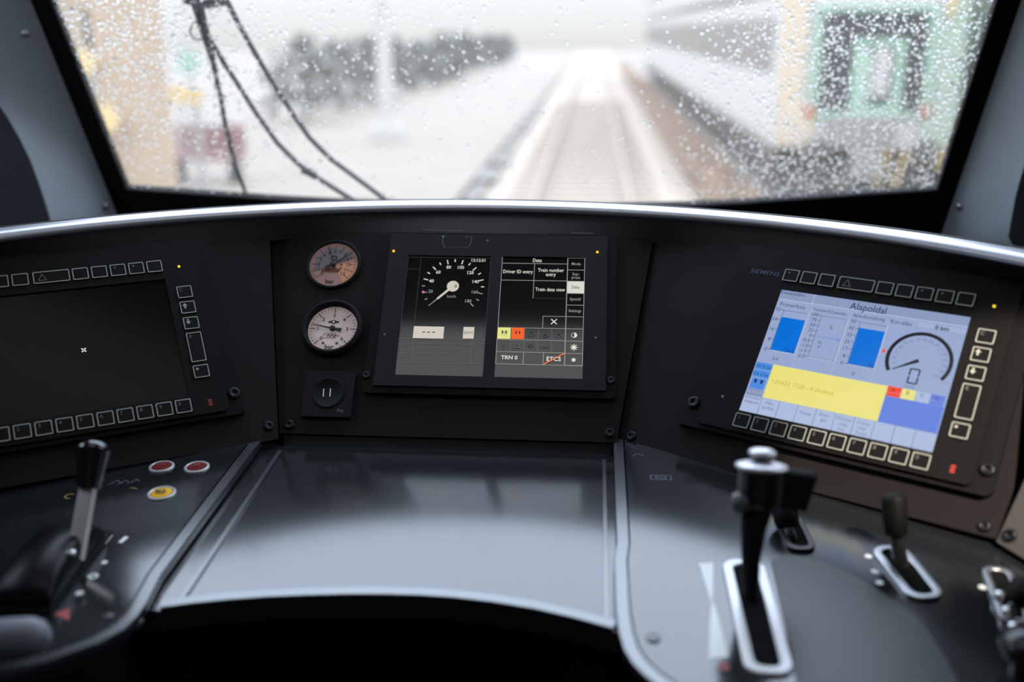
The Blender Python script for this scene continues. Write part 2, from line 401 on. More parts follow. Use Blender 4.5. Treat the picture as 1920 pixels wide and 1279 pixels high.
MB().prism(rr(-.45, .07, .45, .435, .01), -.010, -.003, M['ceilglow']).build('glow_sheet', t)
SPOT = Vector((.92, .10, CH-.06))
t = thing('added_spot', 'small unseen spot added to light the right-hand display', 'lamp', Matrix.Translation(SPOT+Vector((0, 0, .06))))
MB().lathe([(.05, 0), (.05, -.02), (.035, -.055), (.03, -.055), (.028, -.02), (0, -.02)], M['mattblack'], 24).build('housing', t)
ld = bpy.data.lights.new('added_spot_light', 'SPOT'); ld.energy = 240; ld.color = (1.0, .90, .74); ld.spot_size = R_(12.5); ld.spot_blend = .35; ld.shadow_soft_size = .012  # warm cone added to brighten the lower right keys; lamp itself is unseen
lo = bpy.data.objects.new('added_spot_light', ld); COL.objects.link(lo); lo.location = SPOT-Vector((0, 0, .02))
lo.rotation_euler = (on(FR, 1850, 850)-lo.location).to_track_quat('-Z', 'Y').to_euler()

# ------------------------------------------------------------------ dashboard: fascia panels
def screw(F, x, y, z, parent, r=.006, m=None):
    m = m or M['screw']
    b = MB(); T = F @ Matrix.Translation((x, y, z)) if F else Matrix.Translation((x, y, z))
    b.lathe([(r*1.05, 0), (r, r*.25), (r*.8, r*.40), (r*.40, r*.42), (r*.34, r*.2), (0, r*.2)], m, 18, T)
    return b.build('screw', parent)
SEAM_L = [(507, 446), (523, 812)]; SEAM_R = [(1226, 446), (1157, 830)]
fc = thing('instrument_panel', 'matt black centre instrument panel between the two angled side panels', 'instrument panel', FCf)
I = Matrix.Identity(4)
p_tl, p_bl = loc(FCf, *SEAM_L[0]), loc(FCf, *SEAM_L[1]); p_tr, p_br = loc(FCf, *SEAM_R[0]), loc(FCf, *SEAM_R[1])
vb = min(p_bl[1], p_br[1])
def ext(a, b, t): return (a[0]+(b[0]-a[0])*t, a[1]+(b[1]-a[1])*t)
def seamy(a, b, v): t = (v-a[1])/(b[1]-a[1]); return (a[0]+(b[0]-a[0])*t, v)
g = .0008
VTOP = .125
cpoly = [(seamy(p_tl, p_bl, vb)[0]+g, vb), (seamy(p_tr, p_br, vb)[0]-g, vb), (seamy(p_tr, p_br, VTOP)[0]-g, VTOP), (seamy(p_tl, p_bl, VTOP)[0]+g, VTOP)]
MB().prism(cpoly, -.025, 0, M['fascia']).build('panel_plate', fc, bevel=.0022)
MB().prism([(cpoly[0][0]+.004, vb-.0006), (cpoly[1][0]-.004, vb-.0006), (cpoly[1][0]-.012, vb-.045), (cpoly[0][0]+.012, vb-.045)], -.025, -.003, M['mattblack']).build('lower_rail', fc)
for px, py in ((543, 797), (1143, 812)): x, y = loc(FCf, px, py); screw(None, x, y, 0, fc)
def side_fascia(F, seam, s, label):
    t = thing('instrument_panel', label, 'instrument panel', F)
    a, b_ = loc(F, *seam[0]), loc(F, *seam[1]); v0 = -.159; v1 = .128
    i0, i1 = seamy(a, b_, v0)[0], seamy(a, b_, v1)[0]
    o0, o1 = (s*.190, s*.150)
    MB().prism([(i0+s*g, v0), (o0, v0), (o1, v1), (i1+s*g, v1)], -.025, 0, M['fascia']).build('panel_plate', t, bevel=.0022)
    MB().prism([(i0+s*.004, v0-.001), (o0, v0-.001), (o0, v0-.038), (i0+s*.004, v0-.038)], -.03, -.010, M['mattblack']).build('lower_rail', t, bevel=.002)
    return t
ft_r = side_fascia(FRf, SEAM_R, 1, 'black instrument panel on the right that holds the lit blue and yellow display')
ft_l = side_fascia(FLf, SEAM_L, -1, 'black instrument panel on the left that holds the switched-off display')
for px, py in ((1184, 818), (1845, 987)): x, y = loc(FRf, px, py); screw(None, x, y, 0, ft_r)
for px, py in ((504, 799),): x, y = loc(FLf, px, py); screw(None, x, y, 0, ft_l)
# end panel beyond the right panel; brown tint stands in for warm light
c0 = on(FRf, 1866, 1016, .002); EP = panel_frame(c0, R_(60), R_(58))
ep = thing('end_panel', 'end panel tinted as in warm light, with a dark screw at the far right of the dashboard', 'panel', EP)
q1, q2 = loc(EP, 1868, 1016), loc(EP, 1922, 898); q3 = loc(EP, 1960, 1072); q4 = loc(EP, 1990, 800)
MB().prism([q1, q3, (q3[0]+.05, q3[1]+.02), (q4[0]+.06, q4[1]), q4, q2], -.02, 0, M['warmpanel']).build('panel_plate', ep, bevel=.002)
x, y = loc(EP, 1893, 1004); screw(None, x, y, 0, ep, .0065)

# ------------------------------------------------------------------ hood above the panels
HC = Vector((.012, .576)); HR = .748; HZ = 1.128
def plane_r(F, dx, dy, z):
    n = F.col[2].to_3d(); o = F.to_translation(); den = n.x*dx+n.y*dy
    if abs(den) < 1e-6: return 9
    r = (n.dot(o)-n.x*HC.x-n.y*HC.y-n.z*z)/den
    return r if r > 0 else 9
hd = thing('dashboard_hood', 'curved black hood along the top of the dashboard with a shining rounded lip', 'dashboard hood')
vs = []; fs = []; NA = 120; prof = None
PR = [(.004, -.0125), (.0005, -.0095), (.0008, -.006), (.0030, -.0025), (.0075, -.0005), (.014, .0003), (.026, .0006), (.0275, -.002), (.030, -.002), (.031, .0002), (.046, -.001), (.050, -.006)]
zlow = 1.085
for i in range(NA+1):
    a = R_(-14+208*i/NA); dx, dy = math.cos(a), math.sin(a)
    rl = min(plane_r(F, dx, dy, zlow) for F in (FCf, FRf, FLf)); rl = min(rl, HR+.06)
    rl = max(rl, HR-.09) + .004
    rm = (rl*.45+(HR+.004)*.55)
    ring = [(rl, zlow)]+[(rm, zlow+.62*(HZ-.0125-zlow))]+[(HR+r, HZ+z) for r, z in PR]
    for r, z in ring: vs.append((HC.x+dx*r, HC.y+dy*r, z))
K = len(PR)+2
for i in range(NA):
    for k in range(K-1): fs.append((i*K+k+1, i*K+k, (i+1)*K+k, (i+1)*K+k+1))
def strip(k0, k1, m, name):
    MB().add(vs, [f for q, f in enumerate(fs) if k0 <= q % (K-1) < k1], m, True).build(name, hd)
strip(0, 2, M['hood'], 'front_face'); tag(MB().add(vs, [f for q, f in enumerate(fs) if 2 <= q % (K-1) < 8], M['liptrim'], True).build('lip_trim', hd), 'bright satin silver lip strip'); strip(8, K-1, M['hood'], 'top_face')
# back shelf falling from the lip to the windscreen
vs = []; fs = []
for i in range(NA+1):
    a = R_(-14+208*i/NA); dx, dy = math.cos(a), math.sin(a)
    p = Vector((HC.x+dx*(HR+.050), HC.y+dy*(HR+.050), HZ-.006)); e = Vector((HC.x+dx*(HR+.054), HC.y+dy*(HR+.054), HZ-.05))
    far = Vector((max(-1.12, min(1.12, HC.x+dx*1.45)), 1.84 if dy > .25 else max(.3, HC.y+dy*1.2+.6), .93))
    vs += [p, e, far]
for i in range(NA):
    for k in range(2): fs.append((i*3+k+1, i*3+k, i*3+3+k, i*3+3+k+1))
MB().add(vs, fs, M['rubber'], True).build('back_shelf', hd)
# fine groove line above the centre panel

# ------------------------------------------------------------------ side display units
KP = .02135
def display_unit(F, label, lit):
    t = thing('driver_display', label, 'display', F)
    Z = lambda *a: None
    MB().prism(rr(-.174, -.122, .166, .124, .008), -.0115, -.004, M['unit']).build('bezel', t, bevel=.002)
    MB().ring(rr(-.148, -.1165, .1465, .118, .006), rr(-.1048, -.0912, .1044, .0686, .001), -.004, 0, M['keypad']).build('keypad_plate', t)
    for x, y in ((-.160, -.093), (.1565, -.095)): screw(None, x, y, -.004, t, .0075)
    s = MB().rect(-.1046, -.0910, .1042, .0684, -.0025, M['sideglass'])
    if lit: lit_screen(s, F)
    else:
        cx, cy = loc(F, 157, 655)
        wm = glow('cursor_white', (225, 235, 240), 1.0)
        for ax, ay in ((1, 1), (-1, 1), (1, -1), (-1, -1)):
            s.line((cx+ax*.0005, cy+ay*.0005), (cx+ax*.0023, cy+ay*.0023), .0013, -.002, wm)
    s.build('screen', t)
    w, h = .0178, .0168
    def key(x, y, w, h, leg=None, sym=None):
        b = MB(); b.prism(rr(x-w/2, y-h/2, x+w/2, y+h/2, .0012, 3), 0, .0016, M['keypad'])
        b.ring(rr(x-w/2, y-h/2, x+w/2, y+h/2, .0014, 3), rr(x-w/2+.0011, y-h/2+.0011, x+w/2-.0011, y+h/2-.0011, .0008, 3), .0016, .0018, M['keyline'])
        k = b.build('key', t)
        if leg:
            MB().text(leg, x-w/2+.0050, y+h/2-.0050, .0062, .0019, M['legend']).build('legend', k)
        if sym:
            l = MB(); cx, cy = x-w/2+.0058, y+h/2-.0062
            if sym in ('up', 'down'):
                d = 1 if sym == 'up' else -1
                l.flat([(cx-.0032, cy), (cx+.0032, cy), (cx, cy+d*.0038)], .0019, M['keyline']); l.rect(cx-.0011, min(cy, cy-d*.0036), cx+.0011, max(cy, cy-d*.0036), .0019, M['keyline'])
            elif sym == 'dot': l.disc(cx-.001, cy+.0012, .0016, .0019, M['keyline'], 12)
            elif sym == 'smalldot': l.disc(cx, cy+.0015, .0012, .0019, M['legend'], 12)
            elif sym == 'tri':
                for p, q in (((0, .004), (.0045, -.004)), ((.0045, -.004), (-.0045, -.004)), ((-.0045, -.004), (0, .004))):
                    l.line((x-w/2+.010+p[0], y+p[1]), (x-w/2+.010+q[0], y+q[1]), .0008, .0019, M['legend'])
            l.build('legend', k)
    for i in range(10): key((i-4.5)*KP, -.1032, w, h, '1234567890'[i])
    key(.1238, .0468, w, .0165, 'C'); key(.1238, .0252, w, .0165, sym='up'); key(.1238, .0033, w, .0165, sym='down')
    key(.1238, -.0295, w, .0395, 'E'); key(.1238, -.0621, w, .0165, sym='dot')
    for k in range(5): key(.0948-.0212*(4-k), .0868, w, .0158, sym='smalldot' if k in (2, 3) else None)
    key(-.0219, .0868, .0400, .0158, sym='tri')
    for k in range(3): key(-.0555-.0212*k, .0868, w, .0158, sym='smalldot' if k == 2 else None)
    MB().lathe([(.0016, 0), (.0016, .0006), (.001, .0012), (0, .0014)], M['yellowled'], 12, Matrix.Translation((.1235, .0838, 0))).build('indicator_lamp', t)
    b = MB()
    for k in range(3): b.rect(.1245, -.1075+k*.0030, .1290, -.1055+k*.0030, .0004, M['redmark'])
    b.build('warning_mark', t)
    MB().disc(-.1275, -.0795 if lit else -.0795, .0016, .0005, M['ledgrey'], 12).build('light_sensor', t)
    if lit: MB().text('SIEMENS', -.1300, .0868, .0085, .0004, M['bluemark'], sx=1.15, bold=.01).build('maker_mark', t)
    return t

def lit_screen(s, F):
    Zp = lambda x, y: loc(F, 1360+x/3.0446, 480+y/3.0446)
    z0 = -.0024
    BGC = glow('screen_blue_grey', (150, 166, 204), 1.0); HEAD = glow('screen_header', (138, 153, 190), 1.0)
    INK = glow('screen_ink', (52, 58, 92), 1.0); FAINT = glow('screen_faint_ink', (112, 124, 160), 1.0)
    LT = glow('screen_light_line', (196, 208, 232), 1.0); DK_ = glow('screen_dark_line', (96, 106, 142), 1.0)
    BLUE = glow('screen_blue_bar', (0, 110, 214), 1.0); YEL = glow('screen_yellow', (232, 224, 126), 1.0); YT = glow('screen_yellow_ink', (196, 178, 66), 1.0)
    IND = glow('screen_indigo', (96, 126, 218), 1.0); RED = glow('screen_red', (240, 66, 34), 1.0); SKY = glow('screen_sky_box', (72, 138, 222), 1.0)
    PALE = glow('screen_pale', (170, 184, 218), 1.0); BLK = glow('screen_black_ink', (22, 22, 34), 1.0)
    L, Rr, B, T = -.1044, .1040, -.0908, .0682
    s.rect(L, B, Rr, T, z0, BGC); z1, z2, z3, z4 = z0+.0002, z0+.0004, z0+.0006, z0+.0008
    def quad(tl, br, z, m): a, b = Zp(*tl), Zp(*br); s.rect(a[0], b[1], b[0], a[1], z, m); return a[0], b[1], b[0], a[1]
    # header
    hy = Zp(497, 266)[1]; hx = Zp(505, 235)[0]
    s.rect(L, hy, Rr, T, z1, HEAD); s.rect(hx, hy-.0006, Rr, hy, z2, LT); s.rect(hx-.0005, hy, hx, T, z2, LT)
    hy2 = Zp(300, 238)[1]; s.rect(L, hy2-.0005, hx, hy2, z2, LT)
    s.text('Alapoldal', *Zp(816, 293), .0126, z3, INK, bold=.008, sx=.86)
    s.text('Vonatszám:', *Zp(386, 210), .0066, z3, INK); s.text('Primerfesz.', *Zp(385, 279), .0070, z3, INK)
    s.text('Vonóerő/Lassulás', *Zp(596, 312), .0062, z3, INK, sx=.86); s.text('Akkufeszültség', *Zp(818, 345), .0064, z3, INK, sx=.92)
    s.text('Km-állás', *Zp(1003, 376), .0068, z3, INK); s.text('0 km', *Zp(1237, 408), .0072, z3, BLK, bold=.02)
    x0, y0, x1, y1 = quad((1108, 378), (1385, 437), z1, BGC); s.frame(x0, y0, x1, y1, .0005, z2, LT)
    def vline(p, q, m=LT): a, b = Zp(*p), Zp(*q); s.rect(a[0]-.0003, min(a[1], b[1]), a[0]+.0003, max(a[1], b[1]), z2, m)
    yb = Zp(275, 615)[1]
    for p in ((490, 300), (707, 345), (935, 372)): a = Zp(*p); s.rect(a[0]-.0003, yb, a[0]+.0003, a[1], z2, PALE)
    # bars
    def bar(tl, br, top, val):
        a, b = Zp(*tl), Zp(*br); tp = Zp(*top)[1]
        s.frame(a[0]-.0007, b[1]-.0007, b[0]+.0007, tp, .0006, z1, DK_); s.rect(b[0]+.0003, b[1]-.0012, b[0]+.0010, tp, z1, LT); s.rect(a[0], b[1]-.0012, b[0]+.0010, b[1]-.0005, z1, LT)
        s.rect(a[0], b[1], b[0], a[1], z2, BLUE); s.text(val, b[0]-.0008, b[1]+.0026, .0056, z3, glow('screen_bar_value', (20, 60, 130)), 'RIGHT')
        return a, b, tp
    a, b, tp = bar((320, 343), (390, 553), (333, 303), '26.2')
    for k, tx in enumerate(('32', '24', '16', '8', '0')):
        y = tp+(b[1]-tp)*k/4; s.text(tx, a[0]-.0040, y, .0062, z3, INK, 'RIGHT'); s.rect(a[0]-.0034, y-.0003, a[0]-.0007, y+.0003, z3, INK)
    a, b, tp = bar((762, 405), (845, 637), (768, 372), '42')
    for k, tx in enumerate(('50', '42', '33', '25', '17', '8', '0')):
        y = tp+(b[1]-tp)*k/6; s.text(tx, a[0]-.0048, y, .0062, z3, INK, 'RIGHT'); s.rect(a[0]-.0034, y-.0003, a[0]-.0007, y+.0003, z3, INK)
    a, b = Zp(547, 335), Zp(618, 598); s.frame(a[0], b[1], b[0], a[1], .0006, z2, DK_); s.rect(a[0], b[1]-.0006, b[0]+.0006, b[1], z2, LT); s.rect(b[0], b[1], b[0]+.0007, a[1], z2, LT)
    my = (a[1]+b[1])/2; s.rect(a[0]+.003, my-.0003, b[0]-.001, my+.0003, z3, IND); s.text('0', b[0]-.0035, my, .006, z3, IND)
    s.text('%', *Zp(602, 405), .0062, z3, INK); s.text('m', *Zp(538, 487), .0062, z3, INK); s.text('s²', *Zp(535, 513), .0062, z3, INK)
    for k, tx in enumerate(('100', '75', '50', '25', '0', '-0.5', '-1.0', '-1.5', '-2.0')):
        y = a[1]+(b[1]-a[1])*k/8; s.text(tx, a[0]-.0032, y, .0060, z3, INK, 'RIGHT'); s.rect(a[0]-.0026, y-.0003, a[0], y+.0003, z3, INK)
    s.text('kV', *Zp(285, 582), .0064, z3, INK); s.text('V', *Zp(728, 668), .0064, z3, INK)
    # speed dial
    cx, cy = Zp(1103, 593); ra = .0315
    e0 = Zp(938, 645); a0 = math.atan2(e0[1]-cy, e0[0]-cx) % (2*math.pi); e1 = Zp(1225, 698); a1 = math.atan2(e1[1]-cy, e1[0]-cx)
    ra = math.hypot(e0[0]-cx, e0[1]-cy)
    s.arc(cx, cy, ra-.0004, ra+.0036, a0, a1, z3, BLK, 60)
    for k in range(17):
        an = a0+(a1-a0)*k/16; s.text(str(k*10), cx+math.cos(an)*ra*.83, cy+math.sin(an)*ra*.83, .0050, z3, FAINT)
    s.line((cx, cy), (cx+math.cos(a0)*ra*.95, cy+math.sin(a0)*ra*.95), .0044, z4, BLK, w2=.0006)
    ox, oy = Zp(1073, 683); w, h = .0054, .0088
    for p, q in (((-w, h), (w, h)), ((-w, -h), (w, -h)), ((-w, h), (-w, .0006)), ((w, h), (w, .0006)), ((-w, -h), (-w, -.0006)), ((w, -h), (w, -.0006))):
        s.line((ox+p[0]*.86, oy+p[1]*.95), (ox+q[0]*.86, oy+q[1]*.95), .0016, z3, BLK)
    s.text('km/h', *Zp(1050, 740), .0056, z3, FAINT)
    tx, ty = Zp(905, 538); s.flat([(tx-.0018, ty-.0028), (tx+.0024, ty), (tx-.0018, ty+.0028)], z3, RED)
    # message area
    x0, y0, x1, y1 = quad((275, 615), (865, 940), z2, YEL)
    s.text('125422 TGB - Kiiktatva', x0+.0035, y0+(y1-y0)*.52, .0074, z3, YT, 'LEFT')
    # left column of small boxes
    ax = L+.0012; bx = x0-.0012; H = (y1-y0)
    for k, tx in enumerate(('FA R be', 'FA 6 be')):
        yt = y1-k*.0098-.0004; s.rect(ax, yt-.0088, bx, yt, z2, SKY); s.text(tx, (ax+bx)/2, yt-.0046, .0058, z3, INK)
    yt = y1-.0202; s.rect(ax+.001, yt-.0135, bx-.001, yt, z2, SKY)
    for k in (-1, 1):
        xm = (ax+bx)/2+k*.0036; s.frame(xm-.0033, yt-.0128, xm+.0033, yt-.0006, .0004, z3, IND); s.rect(xm-.0012, yt-.0062, xm+.0012, yt-.0015, z3, BLK)
    for k in (0, 1):
        y_ = yt-.0145-k*.0060; s.frame(ax+.001, y_-.0052, bx-.001, y_, .0005, z2, DK_); s.frame(ax+.004, y_-.0038, bx-.004, y_-.0012, .0004, z2, DK_)
    # right: fault squares over indigo block
    rx0 = x1+.0006; rw = (Rr-.0016-rx0)/4; ry1 = y1+.0005; ry0 = ry1-.0115
    for k, (m, tx) in enumerate(((RED, 'A'), (YEL, 'B'), (PALE, 'C'), (IND, 'D'))):
        s.rect(rx0+k*rw, ry0, rx0+(k+1)*rw-.0006, ry1, z2, m); s.text(tx, rx0+k*rw+rw*.42, ry0+.0078, .0056, z3, BLK if k != 3 else INK)
        s.rect(rx0+k*rw, ry0+.004, rx0+(k+1)*rw-.0006, ry0+.0043, z3, PALE)
    s.rect(rx0, y0, Rr-.0012, ry0-.0004, z2, IND)
    # soft keys
    cw = (Rr-L)/10
    s.rect(L, B, Rr, y0-.0006, z1, PALE)
    for k in range(1, 10): s.rect(L+k*cw-.0003, B, L+k*cw+.0003, y0-.0006, z2, FAINT if k % 2 else DK_)
    rows = {0: ['Adatok'], 1: ['Fék-', 'próba'], 3: ['Vonat'], 4: ['Ener-', 'gia'], 5: ['Műszer', 'világ', 'ítás'], 6: ['Csúsz.', 'véd.', 'Teszt']}
    for k, ls in rows.items():
        for j, tx in enumerate(ls):
            s.text(tx, L+(k+.5)*cw, y0-.0052-(j+(1 if len(ls) == 1 else 0)*.45)*.0060, .0055, z3, FAINT if k > 4 else DK_)

display_unit(FL, 'switched-off left display with outlined keys and a tiny white cursor cross on black', False)
display_unit(FR, 'lit right display with blue bars, yellow message field and a speed dial', True)

# ------------------------------------------------------------------ centre display
du = thing('driver_display', 'portrait centre display pair showing a white speedometer and a data menu', 'display', FC)
o_bl, o_br = loc(FC, 678, 734), loc(FC, 1155, 741); o_tl = loc(FC, 712, 433); o_tr = loc(FC, 1138, 437)
X0, X1, Y0, Y1 = o_bl[0], o_br[0], o_bl[1], o_tl[1]
MB().prism(rr(X0, Y0, X1, Y1, .006), -.0095, -.003, M['unit']).build('bezel', du, bevel=.002)
i0 = loc(FC, 699, 722); i1 = loc(FC, 1136, 728)
SL = (loc(FC, 739, 703), loc(FC, 908, 481)); SR = (loc(FC, 926, 706), loc(FC, 1094, 482))
yb_, yt_ = (SL[0][1]+SR[0][1])/2, (SL[1][1]+SR[1][1])/2
lx0, lx1 = loc(FC, 739, 703)[0], loc(FC, 905, 705)[0]; rx0, rx1 = loc(FC, 926, 706)[0], loc(FC, 1092, 708)[0]
pt_y = loc(FC, 900, 440)[1]
b = MB(); n_ = M['keypad2'] = mat('display_front_black', (.0145, .0118, .0135), .5, spec=.2)
b.prism([(i0[0], i0[1]), (lx0, i0[1]), (lx0, pt_y), (i0[0], pt_y)], -.003, 0, n_); b.prism([(lx1, i0[1]), (rx0, i0[1]), (rx0, pt_y), (lx1, pt_y)], -.003, 0, n_)
b.prism([(rx1, i0[1]), (i1[0], i0[1]), (i1[0], pt_y), (rx1, pt_y)], -.003, 0, n_)
for xa, xb in ((lx0, lx1), (rx0, rx1)):
    b.prism([(xa, i0[1]), (xb, i0[1]), (xb, yb_), (xa, yb_)], -.003, 0, n_); b.prism([(xa, yt_), (xb, yt_), (xb, pt_y), (xa, pt_y)], -.003, 0, n_)
b.build('front_plate', du)
for px, py in ((686, 702), (1145, 712)): x, y = loc(FC, px, py); screw(None, x, y, -.003, du, .005)
for px, py in ((738, 471), (1120, 473)):
    x, y = loc(FC, px, py); MB().lathe([(.0017, 0), (.0017, .0006), (.001, .0012), (0, .0014)], M['amberled'], 12, Matrix.Translation((x, y, 0))).build('indicator_lamp', du)
for px, py in ((721, 627), (1117, 633)): x, y = loc(FC, px, py); MB().disc(x, y, .0013, .0004, M['ledgrey'], 12).build('light_sensor', du)
# thin slots and rotary mark printed over the screens
for pa, pb in (((790, 431), (868, 433)), ((1071, 437), (1112, 438))):
    a, c = loc(FC, *pa), loc(FC, *pb); MB().line(a, c, .0008, .0005, M['faint']).build('top_slot', du)
b = MB(); kx, ky = loc(FC, 857, 450)
b.arc(kx, ky, .0185, .0195, R_(165), R_(215), .0004, M['faint'], 10); b.arc(kx, ky, .0185, .0195, R_(15), R_(-35), .0004, M['faint'], 10)
b.line((kx-.016, ky-.0115), (kx+.016, ky-.0115), .0004, .0004, M['faint']); b.disc(*loc(FC, 831, 444), .0014, .0005, M['ledgrey'], 12); b.disc(*loc(FC, 914, 451), .0017, .0005, M['faint'], 12)
b.text('ooo', *loc(FC, 876, 443.5), .0042, .0004, M['faint']); b.text('*', *loc(FC, 814, 444), .004, .0004, M['faint'])
b.build('dial_mark', du)
C5 = lambda x, y: loc(FC, 540+x/4.568, 420+y/4.568)
C6 = lambda x, y: loc(FC, 900+x/3.997, 420+y/3.997)
W_ = glow('display_white', (226, 222, 212), 1.0); G_ = glow('display_grey_line', (92, 92, 96), 1.0); D_ = glow('display_dim_line', (58, 55, 60), 1.0)
DT = glow('display_dim_text', (150, 148, 146), 1.0); K_ = glow('display_black', (24, 22, 26), 1.0, rough=.09)
PINK = glow('display_pink', (214, 84, 150), 1.0); CREAM = glow('display_cream', (205, 198, 186), 1.0); CYEL = glow('display_yellow', (226, 228, 128), 1.0); COR = glow('display_orange', (246, 92, 20), 1.0)
ICON = glow('display_icon_dim', (60, 58, 64), 1.0)
za, zb_, zc = -.0022, -.0018, -.0014
s = MB().rect(lx0-.0005, yb_-.0005, lx1+.0005, yt_+.0005, -.0026, M['darkglass'])
cx, cy = C5(1404, 527)
ta = C5(1238, 718); ang0 = math.atan2(ta[1]-cy, ta[0]-cx)+2*math.pi; ro = math.hypot(C5(1422, 292)[0]-cx, C5(1422, 292)[1]-cy)
ro = .0365
top = C5(1422, 295); cx2, cy2 = C5(1411, 527); ro = top[1]-cy2
for v in range(0, 181, 10):
    an = R_(225-1.5*v); ln = .0062 if v % 20 == 0 else .0040
    if v == 0: continue
    mm = W_ if 30 < v < 155 else DT
    s.line((cx2+math.cos(an)*ro, cy2+math.sin(an)*ro), (cx2+math.cos(an)*(ro-ln), cy2+math.sin(an)*(ro-ln)), .0013, za, mm)
    if v % 20 == 0:
        rt = ro-.0108; s.text(str(v), cx2+math.cos(an)*rt*1.0, cy2+math.sin(an)*rt, .0066, za, mm, bold=.006, sx=.95)
s.disc(cx2, cy2, .0078, zb_, CREAM, 32); an = R_(225)
s.line((cx2, cy2), (cx2+math.cos(an)*ro*.66, cy2+math.sin(an)*ro*.66), .0032, zb_, CREAM, w2=.0026); s.line((cx2+math.cos(an)*ro*.66, cy2+math.sin(an)*ro*.66), (cx2+math.cos(an)*ro*1.02, cy2+math.sin(an)*ro*1.02), .0014, zb_, DT, w2=.0008)
s.text('0', cx2+.0036, cy2, .0072, zc, K_, bold=.01); s.text('km/h', *C5(1398, 612), .0058, za, DT)
s.disc(*C5(1155, 573), .0017, za, PINK, 12); s.text('12:12:31', *C5(1630, 303), .0060, za, W_, bold=.008, sx=.98)
lft = C5(1020, 272); rgt = C5(1712, 276)
s.line((lx0+.0006, yb_+.019), (lx0+.0006, lft[1]), .0007, za, D_); s.line((lx0, lft[1]-.0006), (lx1-.0008, lft[1]-.0006), .0007, za, D_); s.line((lx1-.0006, yb_+.019), (lx1-.0006, lft[1]), .0006, za, D_)
cxl = C5(1135, 320)[0]; s.line((cxl, yb_+.062), (cxl, lft[1]), .0007, za, D_); ry = C5(1080, 380)[1]; s.line((lx0, ry), (cxl, ry), .0007, za, D_)
a, c = C5(1077, 870), C5(1328, 977); s.rect(a[0], c[1], c[0], a[1], zb_, CREAM)
for k in (-1, 0, 1): s.rect((a[0]+c[0])/2+k*.0062-.0019, (a[1]+c[1])/2-.0006, (a[0]+c[0])/2+k*.0062+.0019, (a[1]+c[1])/2+.0007, zc, K_)
a2, c2 = C5(1503, 876), C5(1588, 978); s.rect(a2[0], c2[1], c2[0], a2[1], zb_, CREAM); s.text('EVM', (a2[0]+c2[0])/2, (a2[1]+c2[1])/2, .0060, zc, G_)
xl, xr = C5(1065, 1050)[0], C5(1572, 1050)[0]
for yy in (981, 1022, 1062, 1105, 1187):
    q = C5(1300, yy)[1]; s.rect(xl if yy not in (981, 1187) else lx0, q-.0003, xr if yy not in (981, 1187) else lx1, q+.0003, za, G_)
for yy in (1022, 1076, 1128): q = C5(1000, yy)[1]; s.rect(lx0, q-.0003, xl, q+.0003, za, G_)
for x in (xl, xr): s.rect(x-.0003, C5(1300, 1187)[1], x+.0003, C5(1300, 981)[1], za, G_)
s.build('screen', du)
s = MB().rect(rx0-.0005, yb_-.0005, rx1+.0005, yt_+.0005, -.0026, M['darkglass'])
x_l = C6(145, 500)[0]; x_m = C6(650, 500)[0]; x_r = C6(774, 500)[0]; x_l = rx0+.0008; x_r = rx1-.0004
x_m = x_l+(x_r-x_l)*.795; Yv = lambda y: C6(450, y)[1]
def hl(xa, xb, y, m=G_, w=.0007): s.rect(xa, Yv(y)-w/2, xb, Yv(y)+w/2, za, m)
def vl(x, ya, yb2, m=G_, w=.0007): s.rect(x-w/2, Yv(yb2), x+w/2, Yv(ya), za, m)
LW = glow('display_line_white', (158, 154, 150), 1.0)
hl(x_l, x_m, 243, D_); hl(x_l, x_m, 291, LW); hl(x_l, x_m, 418, LW); xc = x_l+(x_m-x_l)*.498
vl(x_l, 243, 1047, LW); vl(xc, 291, 550, LW); vl(x_m, 243, 1052, LW, .0010); hl(xc, x_m, 550, D_)
hl(x_m, x_r, 246, LW); vl(x_r, 246, 1052, LW)
ys = [246, 335, 420, 510, 598, 685, 776, 868, 960, 1052]
for y in ys[1:]: hl(x_m, x_r, y, LW)
s.rect(x_m+.0004, Yv(509), x_r, Yv(421), zb_, glow('display_selected', (214, 216, 206), 1.0))
xm2 = (x_m+x_r)/2
for tx, y, m in (('Mode', 290, DT), ('Sup-', 366, DT), ('press', 392, DT), ('Data', 465, K_), ('Special', 553, DT), ('Settings', 641, DT)): s.text(tx, xm2, Yv(y), .0058, zc, m, bold=.006, sx=.9)
KW = dict(bold=.006, sx=.86)
s.text('Data', (x_l+x_m)/2+.003, Yv(268), .0072, zc, W_, **KW)
s.text('Driver ID entry', (x_l+xc)/2, Yv(354), .0070, zc, W_, **KW); s.text('Train number', (xc+x_m)/2, Yv(340), .0070, zc, W_, **KW); s.text('entry', (xc+x_m)/2, Yv(372), .0070, zc, W_, **KW)
s.text('Train data view', (xc+x_m)/2, Yv(485), .0070, zc, W_, **KW)
xb0 = x_l+(x_m-x_l)*.66; hl(xb0, x_m, 685, LW); vl(xb0, 685, 770, LW)
xx, yx = C6(554, 728); d = .0036
s.line((xx-d, yx-d), (xx+d, yx+d), .0012, zc, W_); s.line((xx-d, yx+d), (xx+d, yx-d), .0012, zc, W_)
hl(x_l, x_m, 776, LW); hl(x_l, x_m, 866, LW); hl(x_l, x_m, 958, LW); hl(x_l, x_r, 1050, LW)
cw = (x_m-x_l)/5
for k in range(1, 5): vl(x_l+k*cw, 776, 958, G_)
s.rect(x_l+.0004, Yv(861), x_l+cw-.0006, Yv(776), zb_, CYEL); s.rect(x_l+cw+.0006, Yv(861), x_l+2*cw-.0006, Yv(776), zb_, COR)
